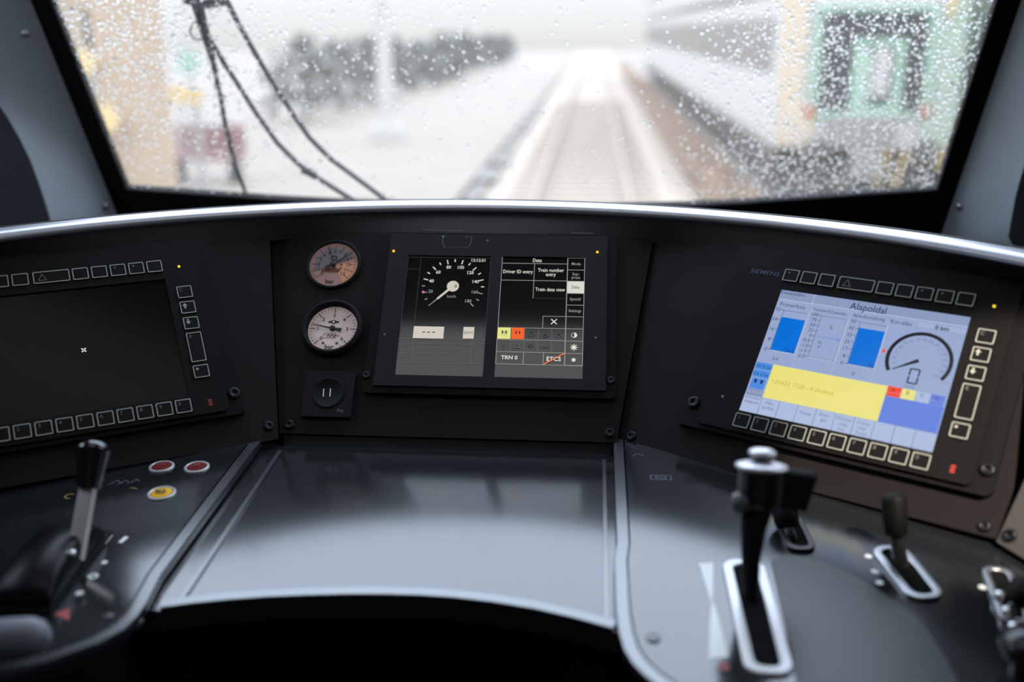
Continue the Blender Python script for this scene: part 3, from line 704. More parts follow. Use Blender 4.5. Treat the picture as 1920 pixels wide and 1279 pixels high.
for k in (0, 1):
    for j in (-1, 1):
        x = x_l+cw*(k+.5)+j*.0022; y = Yv(818); s.frame(x-.0021, y-.0045, x+.0021, y+.0030, .0004, zc, DT if k == 0 else COR); s.rect(x-.0009, y-.0012, x+.0009, y+.0034, zc, K_)
# dim icons
def tri(x, y, r, m):
    P = [(x, y+r), (x+r, y-r*.75), (x-r, y-r*.75)]
    for i in range(3): s.line(P[i], P[(i+1) % 3], .0007, zc, m)
def ic(k, row): return x_l+cw*(k+.5), Yv(820 if row == 0 else 912)
x, y = ic(2, 0); s.arc(x, y, .0024, .0032, R_(-30), R_(210), zc, ICON, 16); s.rect(x-.004, y-.0034, x+.004, y-.0027, zc, ICON)
x, y = ic(3, 0); s.disc(x, y+.0030, .0010, zc, ICON, 10); s.line((x, y+.003), (x-.001, y-.0012), .0012, zc, ICON); s.arc(x, y-.002, .0018, .0025, 0, 2*math.pi, zc, ICON, 16); s.line((x, y), (x+.0035, y-.003), .0009, zc, ICON)
x, y = ic(4, 0); s.text('M', x, y, .0100, zc, ICON)
x, y = ic(0, 1); s.text('?', x, y, .0085, zc, ICON)
x, y = ic(1, 1); tri(x, y, .0036, G_)
x, y = ic(2, 1); s.arc(x, y-.001, .0030, .0037, 0, math.pi, zc, ICON, 16); s.line((x-.0037, y-.001), (x+.0037, y-.001), .0007, zc, ICON)
x, y = ic(3, 1); s.text('ooo', x, y, .0068, zc, ICON)
s.text('TRN 0', x_l+cw*.98, Yv(1001), .0074, zc, W_, bold=.02); vl(x_l+cw*2, 958, 1048, LW); vl(x_l+cw*3.45, 958, 1048, LW)
s.text('ETCS', x_l+cw*4.2, Yv(1005), .0080, zc, W_, bold=.02); s.line((x_l+cw*3.5, Yv(1048)), (x_l+cw*5, Yv(962)), .0014, zc+.0002, glow('display_slash', (246, 120, 70), 1.0))
x, y = xm2, Yv(824); s.disc(x, y, .0036, zb_, W_, 24); s.flat([(x+.003*math.cos(R_(q)), y+.003*math.sin(R_(q))) for q in range(90, 271, 15)], zc, K_)
def sun(y, r, rl):
    s.disc(xm2, y, r, zb_, W_, 20)
    for k in range(8):
        an = R_(45*k); s.line((xm2+math.cos(an)*r*.6, y+math.sin(an)*r*.6), (xm2+math.cos(an)*rl, y+math.sin(an)*rl), .0011, zb_, W_)
sun(Yv(915), .0024, .0046); sun(Yv(1009), .0012, .0027)
s.build('screen', du)

# ------------------------------------------------------------------ gauges
def gauge(px, py, rx, label, lower):
    x, y = loc(FCf, px, py); r = abs(loc(FCf, px+rx, py)[0]-x)
    t = thing('pressure_gauge', label, 'gauge', FCf @ Matrix.Translation((x, y, 0)))
    k = 1.14 if lower else 1.08; hh = .011 if lower else .004
    MB().lathe([(r*k+.002, 0), (r*k+.002, hh*.5), (r*k, hh), (r*1.02, hh), (r*.99, .0025), (r*.97, .0012)], M['mattblack'], 48).build('bezel', t)
    f = MB(); z = .0016; zz = z+.0003; zk = z+.0006
    if lower:
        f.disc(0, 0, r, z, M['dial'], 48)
        f.text('bar', -.003*.5, -r*.77, r*.27, zk, M['dialink'], bold=.02)
        for v in range(0, 61, 2):
            an = R_(225-270*v/60); maj = v % 10 == 0
            f.line((math.cos(an)*r*.93, math.sin(an)*r*.93), (math.cos(an)*r*(.70 if maj else .82), math.sin(an)*r*(.70 if maj else .82)), r*(.032 if maj else .018), zk, M['dialink'])
            if maj: f.text(str(v//10), math.cos(an)*r*.58, math.sin(an)*r*.58, r*.22, zk, M['dialink'], bold=.015)
        ly = r*.30
        f.flat([(-r*.2, ly), (0, ly+r*.10), (r*.2, ly), (0, ly-r*.10)], zk, M['dialink']); f.disc(0, ly, r*.05, zk+.0002, M['dial'], 12)
        for q in (-1, 1): f.disc(q*r*.17, ly, r*.045, zk, M['dialink'], 10)
        y0 = -r*.30; f.frame(-r*.34, y0-r*.11, r*.16, y0+r*.10, r*.02, zk, M['dialinkfaint'])
        pts = [(-r*.2+q*r*.07, y0+(r*.06 if q % 2 else -r*.06)) for q in range(6)]
        for p, q in zip(pts, pts[1:]): f.line(p, q, r*.03, zk, M['dialink'])
        f.line((r*.15, y0), (r*.3, y0), r*.025, zk, M['dialink'])
        for q in (-1, 1): f.disc(q*r*.27-.001, -r*.62, r*.06, zk, M['dialinkfaint'], 12)
        f.arc(r*.42, -r*.74, r*.03, r*.045, 0, 6.28, zk, M['dialink'], 12)
    else:
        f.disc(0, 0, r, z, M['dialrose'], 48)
        f.arc(0, 0, 0.0001, r*.80, R_(20), R_(205), zz, M['dialgrey'], 30)
        f.arc(0, 0, 0.0001, r*.97, R_(-60), R_(6), zz+.0001, M['dialamberglow'], 20)
        f.text('bar', -r*.06, -r*.78, r*.26, zk, M['dialink'], bold=.02)
        for v in range(0, 121, 2):
            an = R_(225-270*v/120); maj = v % 10 == 0
            f.line((math.cos(an)*r*.93, math.sin(an)*r*.93), (math.cos(an)*r*(.70 if maj else .84), math.sin(an)*r*(.70 if maj else .84)), r*(.022 if maj else .012), zk, M['dialink'])
            if maj: f.text(str(v//10), math.cos(an)*r*.60, math.sin(an)*r*.60, r*.21, zk, M['dialink'], bold=.01)
        f.arc(-.0, r*.28, r*.07, r*.13, 0, 6.28, zk, M['dialink'], 16)
        f.flat([(-r*.45, -r*.36), (r*.30, -r*.36), (r*.30, -r*.20), (-r*.45, -r*.20)], zk, M['dialred'])
        for q in (0, 1): f.disc(r*.32, -r*.02-q*r*.16, r*.055, zk, M['dialinkfaint'], 12)
    f.build('dial_face', t)
    def needle(an, ln, tail, w, name='needle'):
        n = MB(); d = (math.cos(an), math.sin(an))
        n.prism([(-d[1]*w, d[0]*w), (d[1]*w, -d[0]*w), (d[0]*ln+d[1]*w*.25, d[1]*ln-d[0]*w*.25), (d[0]*ln-d[1]*w*.25, d[1]*ln+d[0]*w*.25)], .0032, .0038, M['dialink'])
        n.prism([(-d[1]*w, d[0]*w), (-d[0]*tail-d[1]*w*2.6, -d[1]*tail+d[0]*w*2.6), (-d[0]*tail+d[1]*w*2.6, -d[1]*tail-d[0]*w*2.6), (d[1]*w, -d[0]*w)], .0032, .0038, M['dialink'])
        n.build(name, t)
    if lower: needle(R_(168), r*.86, r*.36, r*.035)
    else: needle(R_(108), r*.90, r*.2, r*.03); needle(R_(36), r*.93, r*.36, r*.035)
    MB().lathe([(r*.12, .0028), (r*.12, .0046), (r*.05, .0052), (0, .0052)], M['dialink'], 20).build('hub', t)
    return t
gauge(626, 497, 46, 'upper round pressure gauge with two black needles and a rose-tinted dial', False)
gauge(624.5, 618, 47.5, 'lower round pressure gauge with one black needle and a pale dial marked 0 to 6', True)
# rotary switch plate
a, c = loc(FCf, 571, 784), loc(FCf, 667, 699); rs = thing('rotary_switch', 'square black switch plate with two short white strokes, below the gauges', 'switch', FCf)
sx0, sx1, sy0, sy1 = loc(FCf, 571, 742)[0], loc(FCf, 664, 742)[0], loc(FCf, 618, 785)[1], loc(FCf, 618, 699)[1]
MB().prism(rr(sx0, sy0, sx1, sy1, .003), 0, .006, M['mattblack']).build('plate', rs, bevel=.0015)
mx, my = (sx0+sx1)/2, (sy0+sy1)/2+.001
MB().lathe([(.020, .0), (.020, .0008), (.0192, .0012), (.0184, .0012), (.0178, .0006), (0, .0006)], M['mattblack'], 36, Matrix.Translation((mx, my, .006))).build('dial_recess', rs)
b = MB()
for q in (608.5, 621): p0, p1 = loc(FCf, q, 748), loc(FCf, q+1, 733); b.line(p0, p1, .0013, .0072, M['white'])
b.text('Fsz', *loc(FCf, 640, 773), .0062, .0063, mat('plate_print', (.22, .22, .3), .5)); b.build('marking', rs)

# ------------------------------------------------------------------ desk
def dl(px, py, off=0.0): return loc(DK, px, py, off)
TH = .028
def backy(F, x, off, D=None):
    D = D or DK; n = F.col[2].to_3d(); o = F.to_translation()+n*off
    p0 = D @ Vector((x, 0, 0)); v = D.col[1].to_3d(); return (o-p0).dot(n)/v.dot(n)
bR = lambda x: (x, backy(FRf, x, -.0090))
bL = lambda x: (x, backy(FLf, x, -.0090))
wr = [(.203, bR(.203)[1]), (.203, -.215), dl(1178, 1050), dl(1181, 1110), dl(1184, 1150), dl(1190, 1185), dl(1199, 1213), dl(1213, 1235), dl(1230, 1252), dl(1250, 1268), dl(1272, 1283), dl(1330, 1312), (.34, -.475), (.60, -.53), (1.05, -.56), (1.05, bR(.555)[1]-.27), (.71, bR(.555)[1]-.27), bR(.555)]
wl = [(-.244, bL(-.244)[1]), (-.246, -.2), (-.247, -.30), dl(246, 1130), dl(232, 1150), dl(212, 1169), dl(170, 1192), dl(90, 1221), dl(0, 1245), (-.40, -.455), (-.62, -.53), (-1.05, -.56), (-1.05, bL(-.555)[1]-.27), (-.71, bL(-.555)[1]-.27), bL(-.555)]
def desk_wing(poly, s, label):
    t = thing('desk_wing', label, 'desk', DK)
    MB().prism(poly, -TH, 0, M['desk']).build('desk_top', t, bevel=.0022, seg=3)
    n = len(poly); cx = sum(p[0] for p in poly)/n; cy = sum(p[1] for p in poly)/n
    inner = [(cx+(x-cx)*.93, cy+(y-cy)*.93) for x, y in poly]
    MB().prism(inner, -.80, -TH, M['apron']).build('pedestal', t)
    return t
DRt = desk_wing(wr, 1, 'satin black right desk top with rounded front corner, carrying the power lever')
DLt = desk_wing(wl, -1, 'satin black left desk top with rounded front corner, carrying the brake lever')
b = MB(); cxs = (dl(1225, 1198))
b.lathe([(.006, 0), (.006, .0008), (.0045, .0014), (0, .0014)], M['desk'], 18, Matrix.Translation((*cxs, 0))); b.build('screw_cap', DRt)
b = MB(); b.lathe([(.0045, 0), (.0045, .0008), (.003, .0014), (0, .0014)], M['capgrey'], 18, Matrix.Translation((*dl(203, 1156), 0))); b.build('screw_cap', DLt)
for px, py, w in ((1180, 1231, DRt), (255, 1168, DLt)):
    p = DK.inverted() @ on(DK, px, py, -.020); MB().lathe([(.006, -.004), (.006, .002), (.004, .004), (0, .0042)], M['steel'], 14, Matrix.Translation(p) @ Matrix.Rotation(R_(90), 4, 'X')).build('bolt', w)
# centre tray
TZ = -.012; DT_ = shift(DK, TZ)
tr = thing('desk_tray', 'recessed satin black centre tray with a curved bright front edge', 'desk tray', DT_)
tl = lambda px, py: loc(DT_, px, py)
fr_ = [tl(300, 1145), tl(360, 1137), tl(430, 1130), tl(500, 1125), tl(570, 1122), tl(650, 1120), tl(720, 1120), tl(790, 1122), tl(850, 1126), tl(920, 1134), tl(1000, 1147), tl(1075, 1164), tl(1148, 1184)]
xa, xb = fr_[0][0], fr_[-1][0]
tb = backy(FCf, 0, -.002, DT_)
MB().prism([(-.243, tb), (-.243, fr_[0][1])]+fr_+[(.2025, fr_[-1][1]), (.2025, tb)], -.022, 0, M['tray']).build('tray_top', tr, bevel=.002, seg=2)
# flat satin bands along the wing edges, ribs and front lip of the tray
def band(path, w, h, z, name, parent, m):
    P = [Vector((x, y, 0)) for x, y in path]; vs = []; fs = []; pr = [(-.5, -.008), (-.5, -h*.35), (-.44, 0), (.44, 0), (.5, -h*.35), (.5, -.008)]
    for k, p in enumerate(P):
        t = (P[min(k+1, len(P)-1)]-P[max(k-1, 0)]).normalized(); n = Vector((-t.y, t.x, 0))
        for a, zz in pr: q = p+n*a*w; vs.append((q.x, q.y, z+zz))
    K = len(pr)
    for k in range(len(P)-1):
        for i in range(K-1): fs.append((k*K+i, k*K+i+1, (k+1)*K+i+1, (k+1)*K+i))
    a0 = sum((P[k].x*P[k+1].y-P[k+1].x*P[k].y) for k in range(len(P)-1))
    fs = [f[::-1] for f in fs]
    fs += [tuple(range(K)), tuple(range((len(P)-1)*K, len(P)*K))[::-1]]
    return MB().add(vs, fs, m).build(name, parent)
def offset(path, d):
    P = [Vector((x, y)) for x, y in path]; r = []
    for k, p in enumerate(P):
        t = (P[min(k+1, len(P)-1)]-P[max(k-1, 0)]).normalized(); r.append((p.x-t.y*d, p.y+t.x*d))
    return r
def dense(path, n=6):
    r = []
    for (a, b_) in zip(path, path[1:]):
        for k in range(n): r.append((a[0]+(b_[0]-a[0])*k/n, a[1]+(b_[1]-a[1])*k/n))
    return r+[path[-1]]
band(offset(wr[:13], -.0072), .0125, .004, -.0005, 'edge_band', DRt, M['bead'])
band(offset(wl[:12], .0072), .0125, .004, -.0005, 'edge_band', DLt, M['bead'])
band([(-.206, -.02), (-.206, -.30), (-.2065, fr_[0][1]+.010)], .0055, .0025, .0022, 'tray_rib', tr, M['bead'])
band([(.179, -.02), (.179, -.30), (.179, fr_[-1][1]+.010)], .0045, .0025, .0022, 'tray_rib', tr, M['bead'])
band(offset(fr_, .0065), .0125, .002, .0030, 'front_lip', tr, M['bead'])
ap = [(x, y+.014) for x, y in fr_]
vs = []; fs = []
for x, y in ap: vs += [(x, y, -.02), (x, y+.05, -.85)]
for i in range(len(ap)-1): fs.append((2*i, 2*i+1, 2*i+3, 2*i+2))
vs = vs+[(x, y+.02, z) for x, y, z in vs]; n = 2*len(ap); fs += [tuple(n+j for j in f[::-1]) for f in fs]
MB().add(vs, fs, M['apron'], True).build('front_apron', tr)

# buttons on the left wing
def push_button(px, py, lens, label, sym, r=.0135):
    x, y = dl(px, py); t = thing('push_button', label, 'button', DK @ Matrix.Translation((x, y, 0)), 'push buttons on the left desk')
    MB().lathe([(r+.0008, -.001), (r+.0008, .0010), (r, .0018), (r*.84, .0020), (r*.80, .0010)], M['ringsteel'], 36).build('ring', t)
    MB().lathe([(r*.81, .0), (r*.81, .0012), (r*.7, .0018), (0, .0020)], lens, 32).build('lens', t)
    b = MB()
    if sym == 'horn':
        b.line((-.005, 0), (.005, 0), .0025, .0036, M['dialink']); b.arc(0, 0, .0035, .0048, R_(20), R_(160), .0036, M['dialink'], 12); b.arc(0, 0, .0035, .0048, R_(200), R_(340), .0036, M['dialink'], 12); b.disc(-.005, 0, .002, .0036, M['dialink'], 12)
    else: b.text('Hg' if sym == 'a' else 'H', 0, 0, .006, .0036, M['dialred'])
    if sym != 'horn': b = MB(); b.arc(0, 0, .0028, .0038, 0, math.pi, .0036, M['dialred'], 12); b.line((-.004, -.001), (.004, -.001), .001, .0036, M['dialred'])
    b.build('symbol', t)
push_button(303, 876, M['redlens'], 'dark red push button on the left desk, left of the other red one', 'a')
push_button(369, 877, M['redlens'], 'dark red push button nearest the centre tray, right of its red twin', 'b')
push_button(303, 926, M['yellowlens'], 'yellow push button with black symbol and steel ring on the left desk', 'horn', .0145)
# printed marks on the left wing
def print_mark(name, mb, parent): return mb.build(name, parent)
z = .0004
MB().line(dl(197, 1020), dl(210, 1004), .0022, z, M['white']).build('scale_mark', DLt); MB().line(dl(225, 1018), dl(238, 1007), .0042, z, M['white']).build('scale_mark', DLt)
MB().disc(*dl(196, 1055), .0030, z, M['white'], 12).build('scale_mark', DLt); x, y = dl(175, 1081); MB().arc(x, y, .0022, .0048, 0, 6.283, z, M['white'], 20).build('scale_zero', DLt); MB().disc(*dl(149, 1113), .0036, z, M['white'], 12).build('scale_mark', DLt)
MB().flat([dl(100, 1152), dl(131, 1140), dl(130, 1164)], z, M['redprint']).build('warning_triangle', DLt)
x, y = dl(245, 921); MB().arc(x, y, .006, .0072, R_(40), R_(120), z, M['amberprint'], 8).build('printed_symbol', DLt); x, y = dl(131, 931); MB().arc(x, y, .004, .0056, R_(60), R_(300), z, M['amberprint'], 14).build('printed_symbol', DLt)
for k, (px, py) in enumerate(((212, 905), (228, 905), (248, 903))):
    x, y = dl(px, py); MB().line((x-.003, y-.006), (x+.003, y+.006), .0009, z, M['faint']).arc(x+.004, y, .003, .004, 0, 4, z, M['faint'], 10).build('printed_symbol', DLt)

# ------------------------------------------------------------------ brake lever (left)
bl = thing('brake_lever', 'brake lever with tapered black grip on a flat steel shaft, left desk', 'lever')
pl_ = [on(DK, 118, 996), on(DK, 213, 1000), on(DK, 96, 1152), on(DK, -30, 1150)]
DKI = DK.inverted(); q = [(DKI @ p) for p in pl_]; q = [(p.x, p.y) for p in q]
o = MB().prism(q, -.001, .004, M['mattblack'], DK).build('slot_plate', bl, bevel=.0015)
# curved cover (quadrant) rising through the plate
cA = DKI @ on(DK, 150, 1010); cB = DKI @ on(DK, 40, 1148)
ctr = (cA+cB)/2; d = (cB-cA); Lq = d.length/2; d.normalize(); nrm = Vector((-d.y, d.x, 0))
vs = []; fs = []; N = 18; hw = .026
for i in range(N+1):
    a = math.pi*i/N; p = ctr+d*(-math.cos(a)*Lq); zz = math.sin(a)**.7*.030
    for wv, zf in ((-hw, 0), (-hw, .75), (-hw*.8, .97), (0, 1.0), (hw*.8, .97), (hw, .75), (hw, 0)):
        vs.append((p.x+nrm.x*wv, p.y+nrm.y*wv, zz*zf+.002))
for i in range(N):
    for k in range(6): fs.append((i*7+k, i*7+k+1, (i+1)*7+k+1, (i+1)*7+k))
MB().add(vs, fs, M['coverblack'], True, DK).build('quadrant_cover', bl)
for px, py in ((68, 1033), (133, 1036)):
    p = on(DK, px, py, .027); MB().lathe([(.0045, -.002), (.0045, .0012), (.003, .002), (0, .002)], M['chrome'], 14, axes(p, Vector((1, 0, 0)), DK.col[1].to_3d(), DK.col[2].to_3d())).build('rivet', bl)
s0 = on(DK, 146, 1022, .022); s1 = at_y(166, 912, s0.y+.035); h1 = at_y(176, 836, s0.y+.056)
def bar_between(b, p, q, w, t, m, side=Vector((1, 0, 0))):
    z = (q-p).normalized(); x = (side-z*side.dot(z)).normalized(); y = z.cross(x); F = axes(p, x, y, z)
    b.box(-w/2, -t/2, 0, w/2, t/2, (q-p).length, m, F); return b
bar_between(MB(), s0-(s1-s0)*.25, s1+(s1-s0)*.05, .0155, .008, M['shaftsteel']).build('shaft', bl, bevel=.0015)
z = (h1-s1).normalized(); x = Vector((1, 0, 0)); x = (x-z*x.dot(z)).normalized(); F = axes(s1, x, z.cross(x), z); Lh = (h1-s1).length
MB().lathe([(0, -.002), (.0100, -.002), (.0112, .001), (.0125, Lh*.35), (.0152, Lh*.84), (.0158, Lh*.90), (.0156, Lh*.95), (.0146, Lh), (.0124, Lh+.0026), (.0085, Lh+.0044), (.004, Lh+.0052), (0, Lh+.0054)], M['glossblack'], 32, F).build('grip', bl)
# arm rest / grey handle at the lower left corner
gh = thing('grey_handle', 'rounded silver-grey handle lying at the lower left desk corner', 'handle')
p0 = on(DK, -60, 1205, .024); p1 = on(DK, 72, 1192, .024); dv = (p1-p0).normalized()
MB().tube([p0-dv*.05, p0, p0.lerp(p1, .6), p1-dv*.004, p1+dv*.004, p1+dv*.009], [.017, .017, .0165, .0155, .012, .005], M['handlegrey'], 24).build('bar', gh)
MB().tube([p0.lerp(p1, .1)-Vector((0, 0, .032)), p0.lerp(p1, .1)], .010, M['mattblack'], 12).build('foot', gh)

# ------------------------------------------------------------------ power lever (right)
pw = thing('power_lever', 'tall black power lever with domed top in a bright steel-rimmed slot', 'lever')
A1 = DKI @ on(DK, 1396, 1054); A2 = DKI @ on(DK, 1434, 1268)
xc_, ya_, yb2 = .3065, A1.y, A2.y; hw = .0265
sl = MB(); hwo = abs((DKI @ on(DK, 1478, 1240)).x-(DKI @ on(DK, 1387, 1240)).x)/2
sl.ring(rr(xc_-hwo, yb2, xc_+hwo, ya_, hwo*.72, 8), rr(xc_-hwo*.54, yb2+hwo*.44, xc_+hwo*.54, ya_-hwo*.44, hwo*.42, 8), 0, .0035, M['slotring'] if 'slotring' in M else M.setdefault('slotring', mat('slot_rim_pale', (.90, .90, .92), .42, .30, spec=.8)), DK)
sl.build('slot_rim', pw, bevel=.0012)
MB().prism(rr(xc_-hwo*.56, yb2+hwo*.42, xc_+hwo*.56, ya_-hwo*.42, hwo*.44, 8), 0, .0008, M['void'], DK).build('slot', pw)
k0 = on(DK, 1408, 1128, -.004); Yl = k0.y
st = [k0-Vector((0, 0, .01)), k0, at_y(1408, 1050, Yl+.004), at_y(1413, 990, Yl+.008), at_y(1420, 950, Yl+.012)]
MB().tube(st, [.0062, .0064, .0082, .0110, .0140], M['mattblack'], 20).build('stem', pw)
c1 = at_y(1424, 940, Yl+.014); c2 = at_y(1428, 872, Yl+.022)
z = (c2-c1).normalized(); x = (Vector((1, 0, 0))-z*z.x).normalized(); F = axes(c1, x, z.cross(x), z); Lh = (c2-c1).length
MB().lathe([(0, -.006), (.0145, -.006), (.0180, .000), (.0195, .006), (.0195, Lh*.80), (.0205, Lh*.86)], M['blackplastic'], 32, F).build('grip', pw)
MB().lathe([(.0205, Lh*.88), (.0225, Lh*.93), (.0228, Lh*.97), (.0215, Lh+.0005), (.0160, Lh+.0022), (.0105, Lh+.0028), (.0085, Lh+.0030)], M.setdefault('knobgrey', mat('knob_sky_white', (.86, .84, .88), .42, .60)), 36, F).build('collar', pw)  # pale base colour stands in for sky reflected on the knob
MB().lathe([(.0115, Lh+.0085), (.0122, Lh+.0105), (.0112, Lh+.0125), (.0075, Lh+.0142), (0, Lh+.0150)], M['knobgrey'], 32, F).build('top_button', pw)
MB().lathe([(.0080, Lh+.0025), (.0078, Lh+.0070), (.0110, Lh+.0086)], M['blackplastic'], 32, F).build('button_neck', pw)
M['knobdark'] = mat('knob_gloss_grey', (.12, .12, .12), .2)
bp = at_y(1388, 943, Yl+.006); MB().lathe([(0, -.009), (.007, -.008), (.0100, 0), (.007, .008), (0, .009)], M['knobdark'], 20, Matrix.Translation(bp)).build('side_button', pw)
p0 = at_y(1478, 915, Yl+.030); p1 = at_y(1514, 920, Yl+.036); b = MB(); bar_between(b, p0-(p1-p0)*.9, p1, .036, .016, M['mattblack'], Vector((0, 0, 1))); b.build('cross_grip', pw, bevel=.004)
# hourglass scale beside the slot
b = MB(); z = .0004
b.flat([dl(1310, 1056), dl(1337, 1056), dl(1337, 1135), dl(1334, 1135)], z, M['white']); b.flat([dl(1333, 1128), dl(1338, 1128), dl(1366, 1232), dl(1329, 1236)], z, M['white'])
b.build('printed_scale', DRt); MB().disc(*dl(1357, 1250), .0045, z, M['redprint'], 14).build('red_mark', DRt)
pad = [dl(1446, 1052), dl(1490, 1046), dl(1540, 1056), dl(1590, 1076), dl(1640, 1105), dl(1690, 1141), dl(1735, 1185), dl(1770, 1232), dl(1800, 1290), dl(1800, 1330), dl(1510, 1330), dl(1497, 1290)]
MB().prism(pad, -.001, .0022, M['pad']).build('textured_inlay', DRt, bevel=.0015)
x, y = dl(1197, 857); MB().arc(x, y, .0055, .0066, R_(10), R_(170), z, M['faint'], 14).build('printed_symbol', DRt)
b = MB(); x, y = dl(1239, 896); b.frame(x-.0115, y-.0055, x+.0115, y+.0055, .0010, z, M['faint']); b.frame(x-.006, y-.003, x+.006, y+.003, .0012, z, M['faint']); b.build('printed_symbol', DRt)
b = MB(); b.lathe([(.0042, 0), (.0042, .0025), (.003, .0045), (0, .005)], M['chrome'], 16, DK @ Matrix.Translation((*dl(1438, 1031), 0))); b.build('bright_stud', DRt)

def small_lever(label, slot, stem, knob, kr, ring=True, ticks=(), pale=True):
    t = thing('small_lever', label, 'lever')
    a, c = DKI @ on(DK, *slot[0]), DKI @ on(DK, *slot[1]); d = (c-a); L = d.length; d.normalize(); n_ = Vector((-d.y, d.x, 0)); w = slot[2]
    F = DK @ Matrix(((d.x, n_.x, 0, a.x), (d.y, n_.y, 0, a.y), (0, 0, 1, 0), (0, 0, 0, 1)))
    MB().ring(rr(-.006, -w, L+.006, w, w*.8, 8), rr(0, -w*.58, L, w*.58, w*.5, 8), 0, .004, M['steel'] if pale else M['blackplastic'], F).build('slot_rim', t, bevel=.001)
    MB().prism(rr(-.001, -w*.6, L+.001, w*.6, w*.5, 8), 0, .0008, M['void'], F).build('slot', t)
    s0 = on(DK, *stem[0]); s1 = at_y(*stem[1], s0.y+.012)
    MB().tube([s0-Vector((0, 0, .004)), s0, s1], [.0075, .0075, .006], M['blackplastic'], 16).build('stem', t)
    k1 = at_y(*knob, s1.y+.012); z = (k1-s1).normalized(); x = (Vector((1, 0, 0))-z*z.x).normalized(); G = axes(s1, x, z.cross(x), z); Lk = (k1-s1).length
    MB().lathe([(0, -.003), (kr*.75, -.003), (kr*.9, 0), (kr, Lk*.3), (kr, Lk*.85), (kr*.85, Lk), (0, Lk+.002)], M['gripblack'], 24, G).build('grip', t)
    for px, py in ticks: p = on(DK, px, py); MB().disc(0, 0, .0035, .0005, M['white'], 12, DK @ Matrix.Translation((DKI @ p).xy.to_3d())).build('scale_mark', t)
    return t
small_lever('small black lever behind the tall power lever', ((1478, 975), (1502, 1030), .014), ((1484, 1010), (1476, 985)), (1470, 948), .0125, pale=False)
small_lever('upright black lever in a steel-rimmed slot near the right display', ((1666, 1035), (1735, 1120), .017), ((1690, 1062), (1680, 1000)), (1676, 928), .0115, ticks=((1628, 1044), (1640, 1072), (1649, 1093)))
t = small_lever('dark lever with chrome fittings at the far right edge of the desk', ((1868, 1075), (1905, 1165), .013), ((1895, 1150), (1900, 1135)), (1925, 1090), .011, ticks=((1842, 1102),))
for px, py, r in ((1876, 1122, .006), (1889, 1152, .0055), (1902, 1182, .006)):
    p = on(DK, px, py, .004); MB().lathe([(r, -.004), (r, .004), (r*.7, .0065), (0, .0068)], M['chrome'], 16, axes(p, Vector((1, 0, 0)), DK.col[1].to_3d(), DK.col[2].to_3d())).build('chrome_nut', t)
p = on(DK, 1925, 1222, .02); kb = thing('round_knob', 'glossy black knob at the lower right edge of the desk', 'knob', axes(p, Vector((1, 0, 0)), DK.col[1].to_3d(), DK.col[2].to_3d()))
MB().lathe([(.009, -.02), (.009, -.008), (.017, -.004), (.021, .004), (.018, .012), (.008, .017), (0, .018)], M['blackplastic'], 28).build('cap', kb)

# ------------------------------------------------------------------ wiper on the outside of the windscreen
WZ = -.045
def wp(px, py, z=WZ): return on(WN, px, py, z)
wi = thing('windscreen_wiper', 'black pantograph wiper parked on the left half of the wet windscreen', 'wiper')
rub = M['wiperblack'] = mat('wiper_black', (.012, .014, .016), .45)
def wline(pts, r, name, n=8, z=WZ):
    P = [wp(x, y, z) for x, y in pts]; MB().tube(P, r, rub, n).build(name, wi)
wline([(385, 60), (420, 118), (455, 172), (480, 212), (520, 268), (560, 308), (590, 330), (625, 352), (660, 374), (700, 398)], .0048, 'arm')
wline([(425, 0), (445, 40), (470, 85), (505, 145), (545, 208), (580, 258), (620, 298), (670, 335), (722, 374), (760, 400)], .0048, 'arm')
wline([(566, 318), (578, 322), (592, 330)], .0078, 'joint')
wline([(352, -40), (371, 12), (384, 60), (400, 120), (413, 180), (424, 240), (440, 305), (462, 366)], [.0075, .0105, .0085, .0042, .0042, .0048, .0050, .0040], 'blade', z=-.02)
wline([(345, -6), (385, 4), (425, -2)], .011, 'blade_carrier')
wline([(384, 50), (398, 90), (404, 130), (410, 160), (417, 192)], .0032, 'blade_bridge', z=-.035)
for a, c in (((391, 104), (402, 106)), ((396, 128), (409, 132)), ((402, 156), (414, 160))): wline([a, c], .0026, 'blade_link', z=-.03)
wline([(375, 38), (362, 44), (356, 58), (362, 72), (378, 74)], .0018, 'washer_hose')

# ------------------------------------------------------------------ raindrops on the outer face of the pane (uncountable)
def drops():
    vs = []; fs = []; b = MB()
    def dens(u, v):
        # blown-clean middle, heavy rain towards the unwiped sides
        d = .05
        if u < -.30: d += min(1, (-.30-u)/.25)*(.35+.65*min(1, max(0, (v-.10)/.2)))
        if -.45 < u < .0 and .18 < v: d = max(d, .22)
        if u > .28: d += min(1, (u-.28)/.22)
        return d
    cnt = 0
    while cnt < 9500:
        u = random.uniform(-.735, .765); v = random.uniform(.0, .42)
        if random.random() > dens(u, v): continue
        r = random.choice((.0008, .0011, .0014, .0018, .0024))*random.uniform(.8, 1.25); h = r*random.uniform(.22, .42); el = random.uniform(1, 1.35)
        base = len(vs); n = 8
        for k, (rf, zf) in enumerate(((1, 0), (.86, .5), (.5, .87))):
            for i in range(n):
                a = 2*math.pi*i/n; vs.append((u+r*rf*math.cos(a), v+r*el*rf*math.sin(a), -.0008-h*zf))
        vs.append((u, v, -.0008-h)); vs.append((u, v, -.0008)); top = base+3*n
        for i in range(n):
            j = (i+1) % n
            for k in range(2): fs.append((base+k*n+j, base+k*n+i, base+(k+1)*n+i, base+(k+1)*n+j))
            fs.append((base+2*n+j, base+2*n+i, top)); fs.append((base+i, base+j, top+1))
        cnt += 1
    o = b.add(vs, fs, M['water'], True).build('raindrops'); o.matrix_world = WN
    tag(o, 'fine raindrops clinging to the outside of the windscreen', 'raindrops', kind='stuff')
drops()

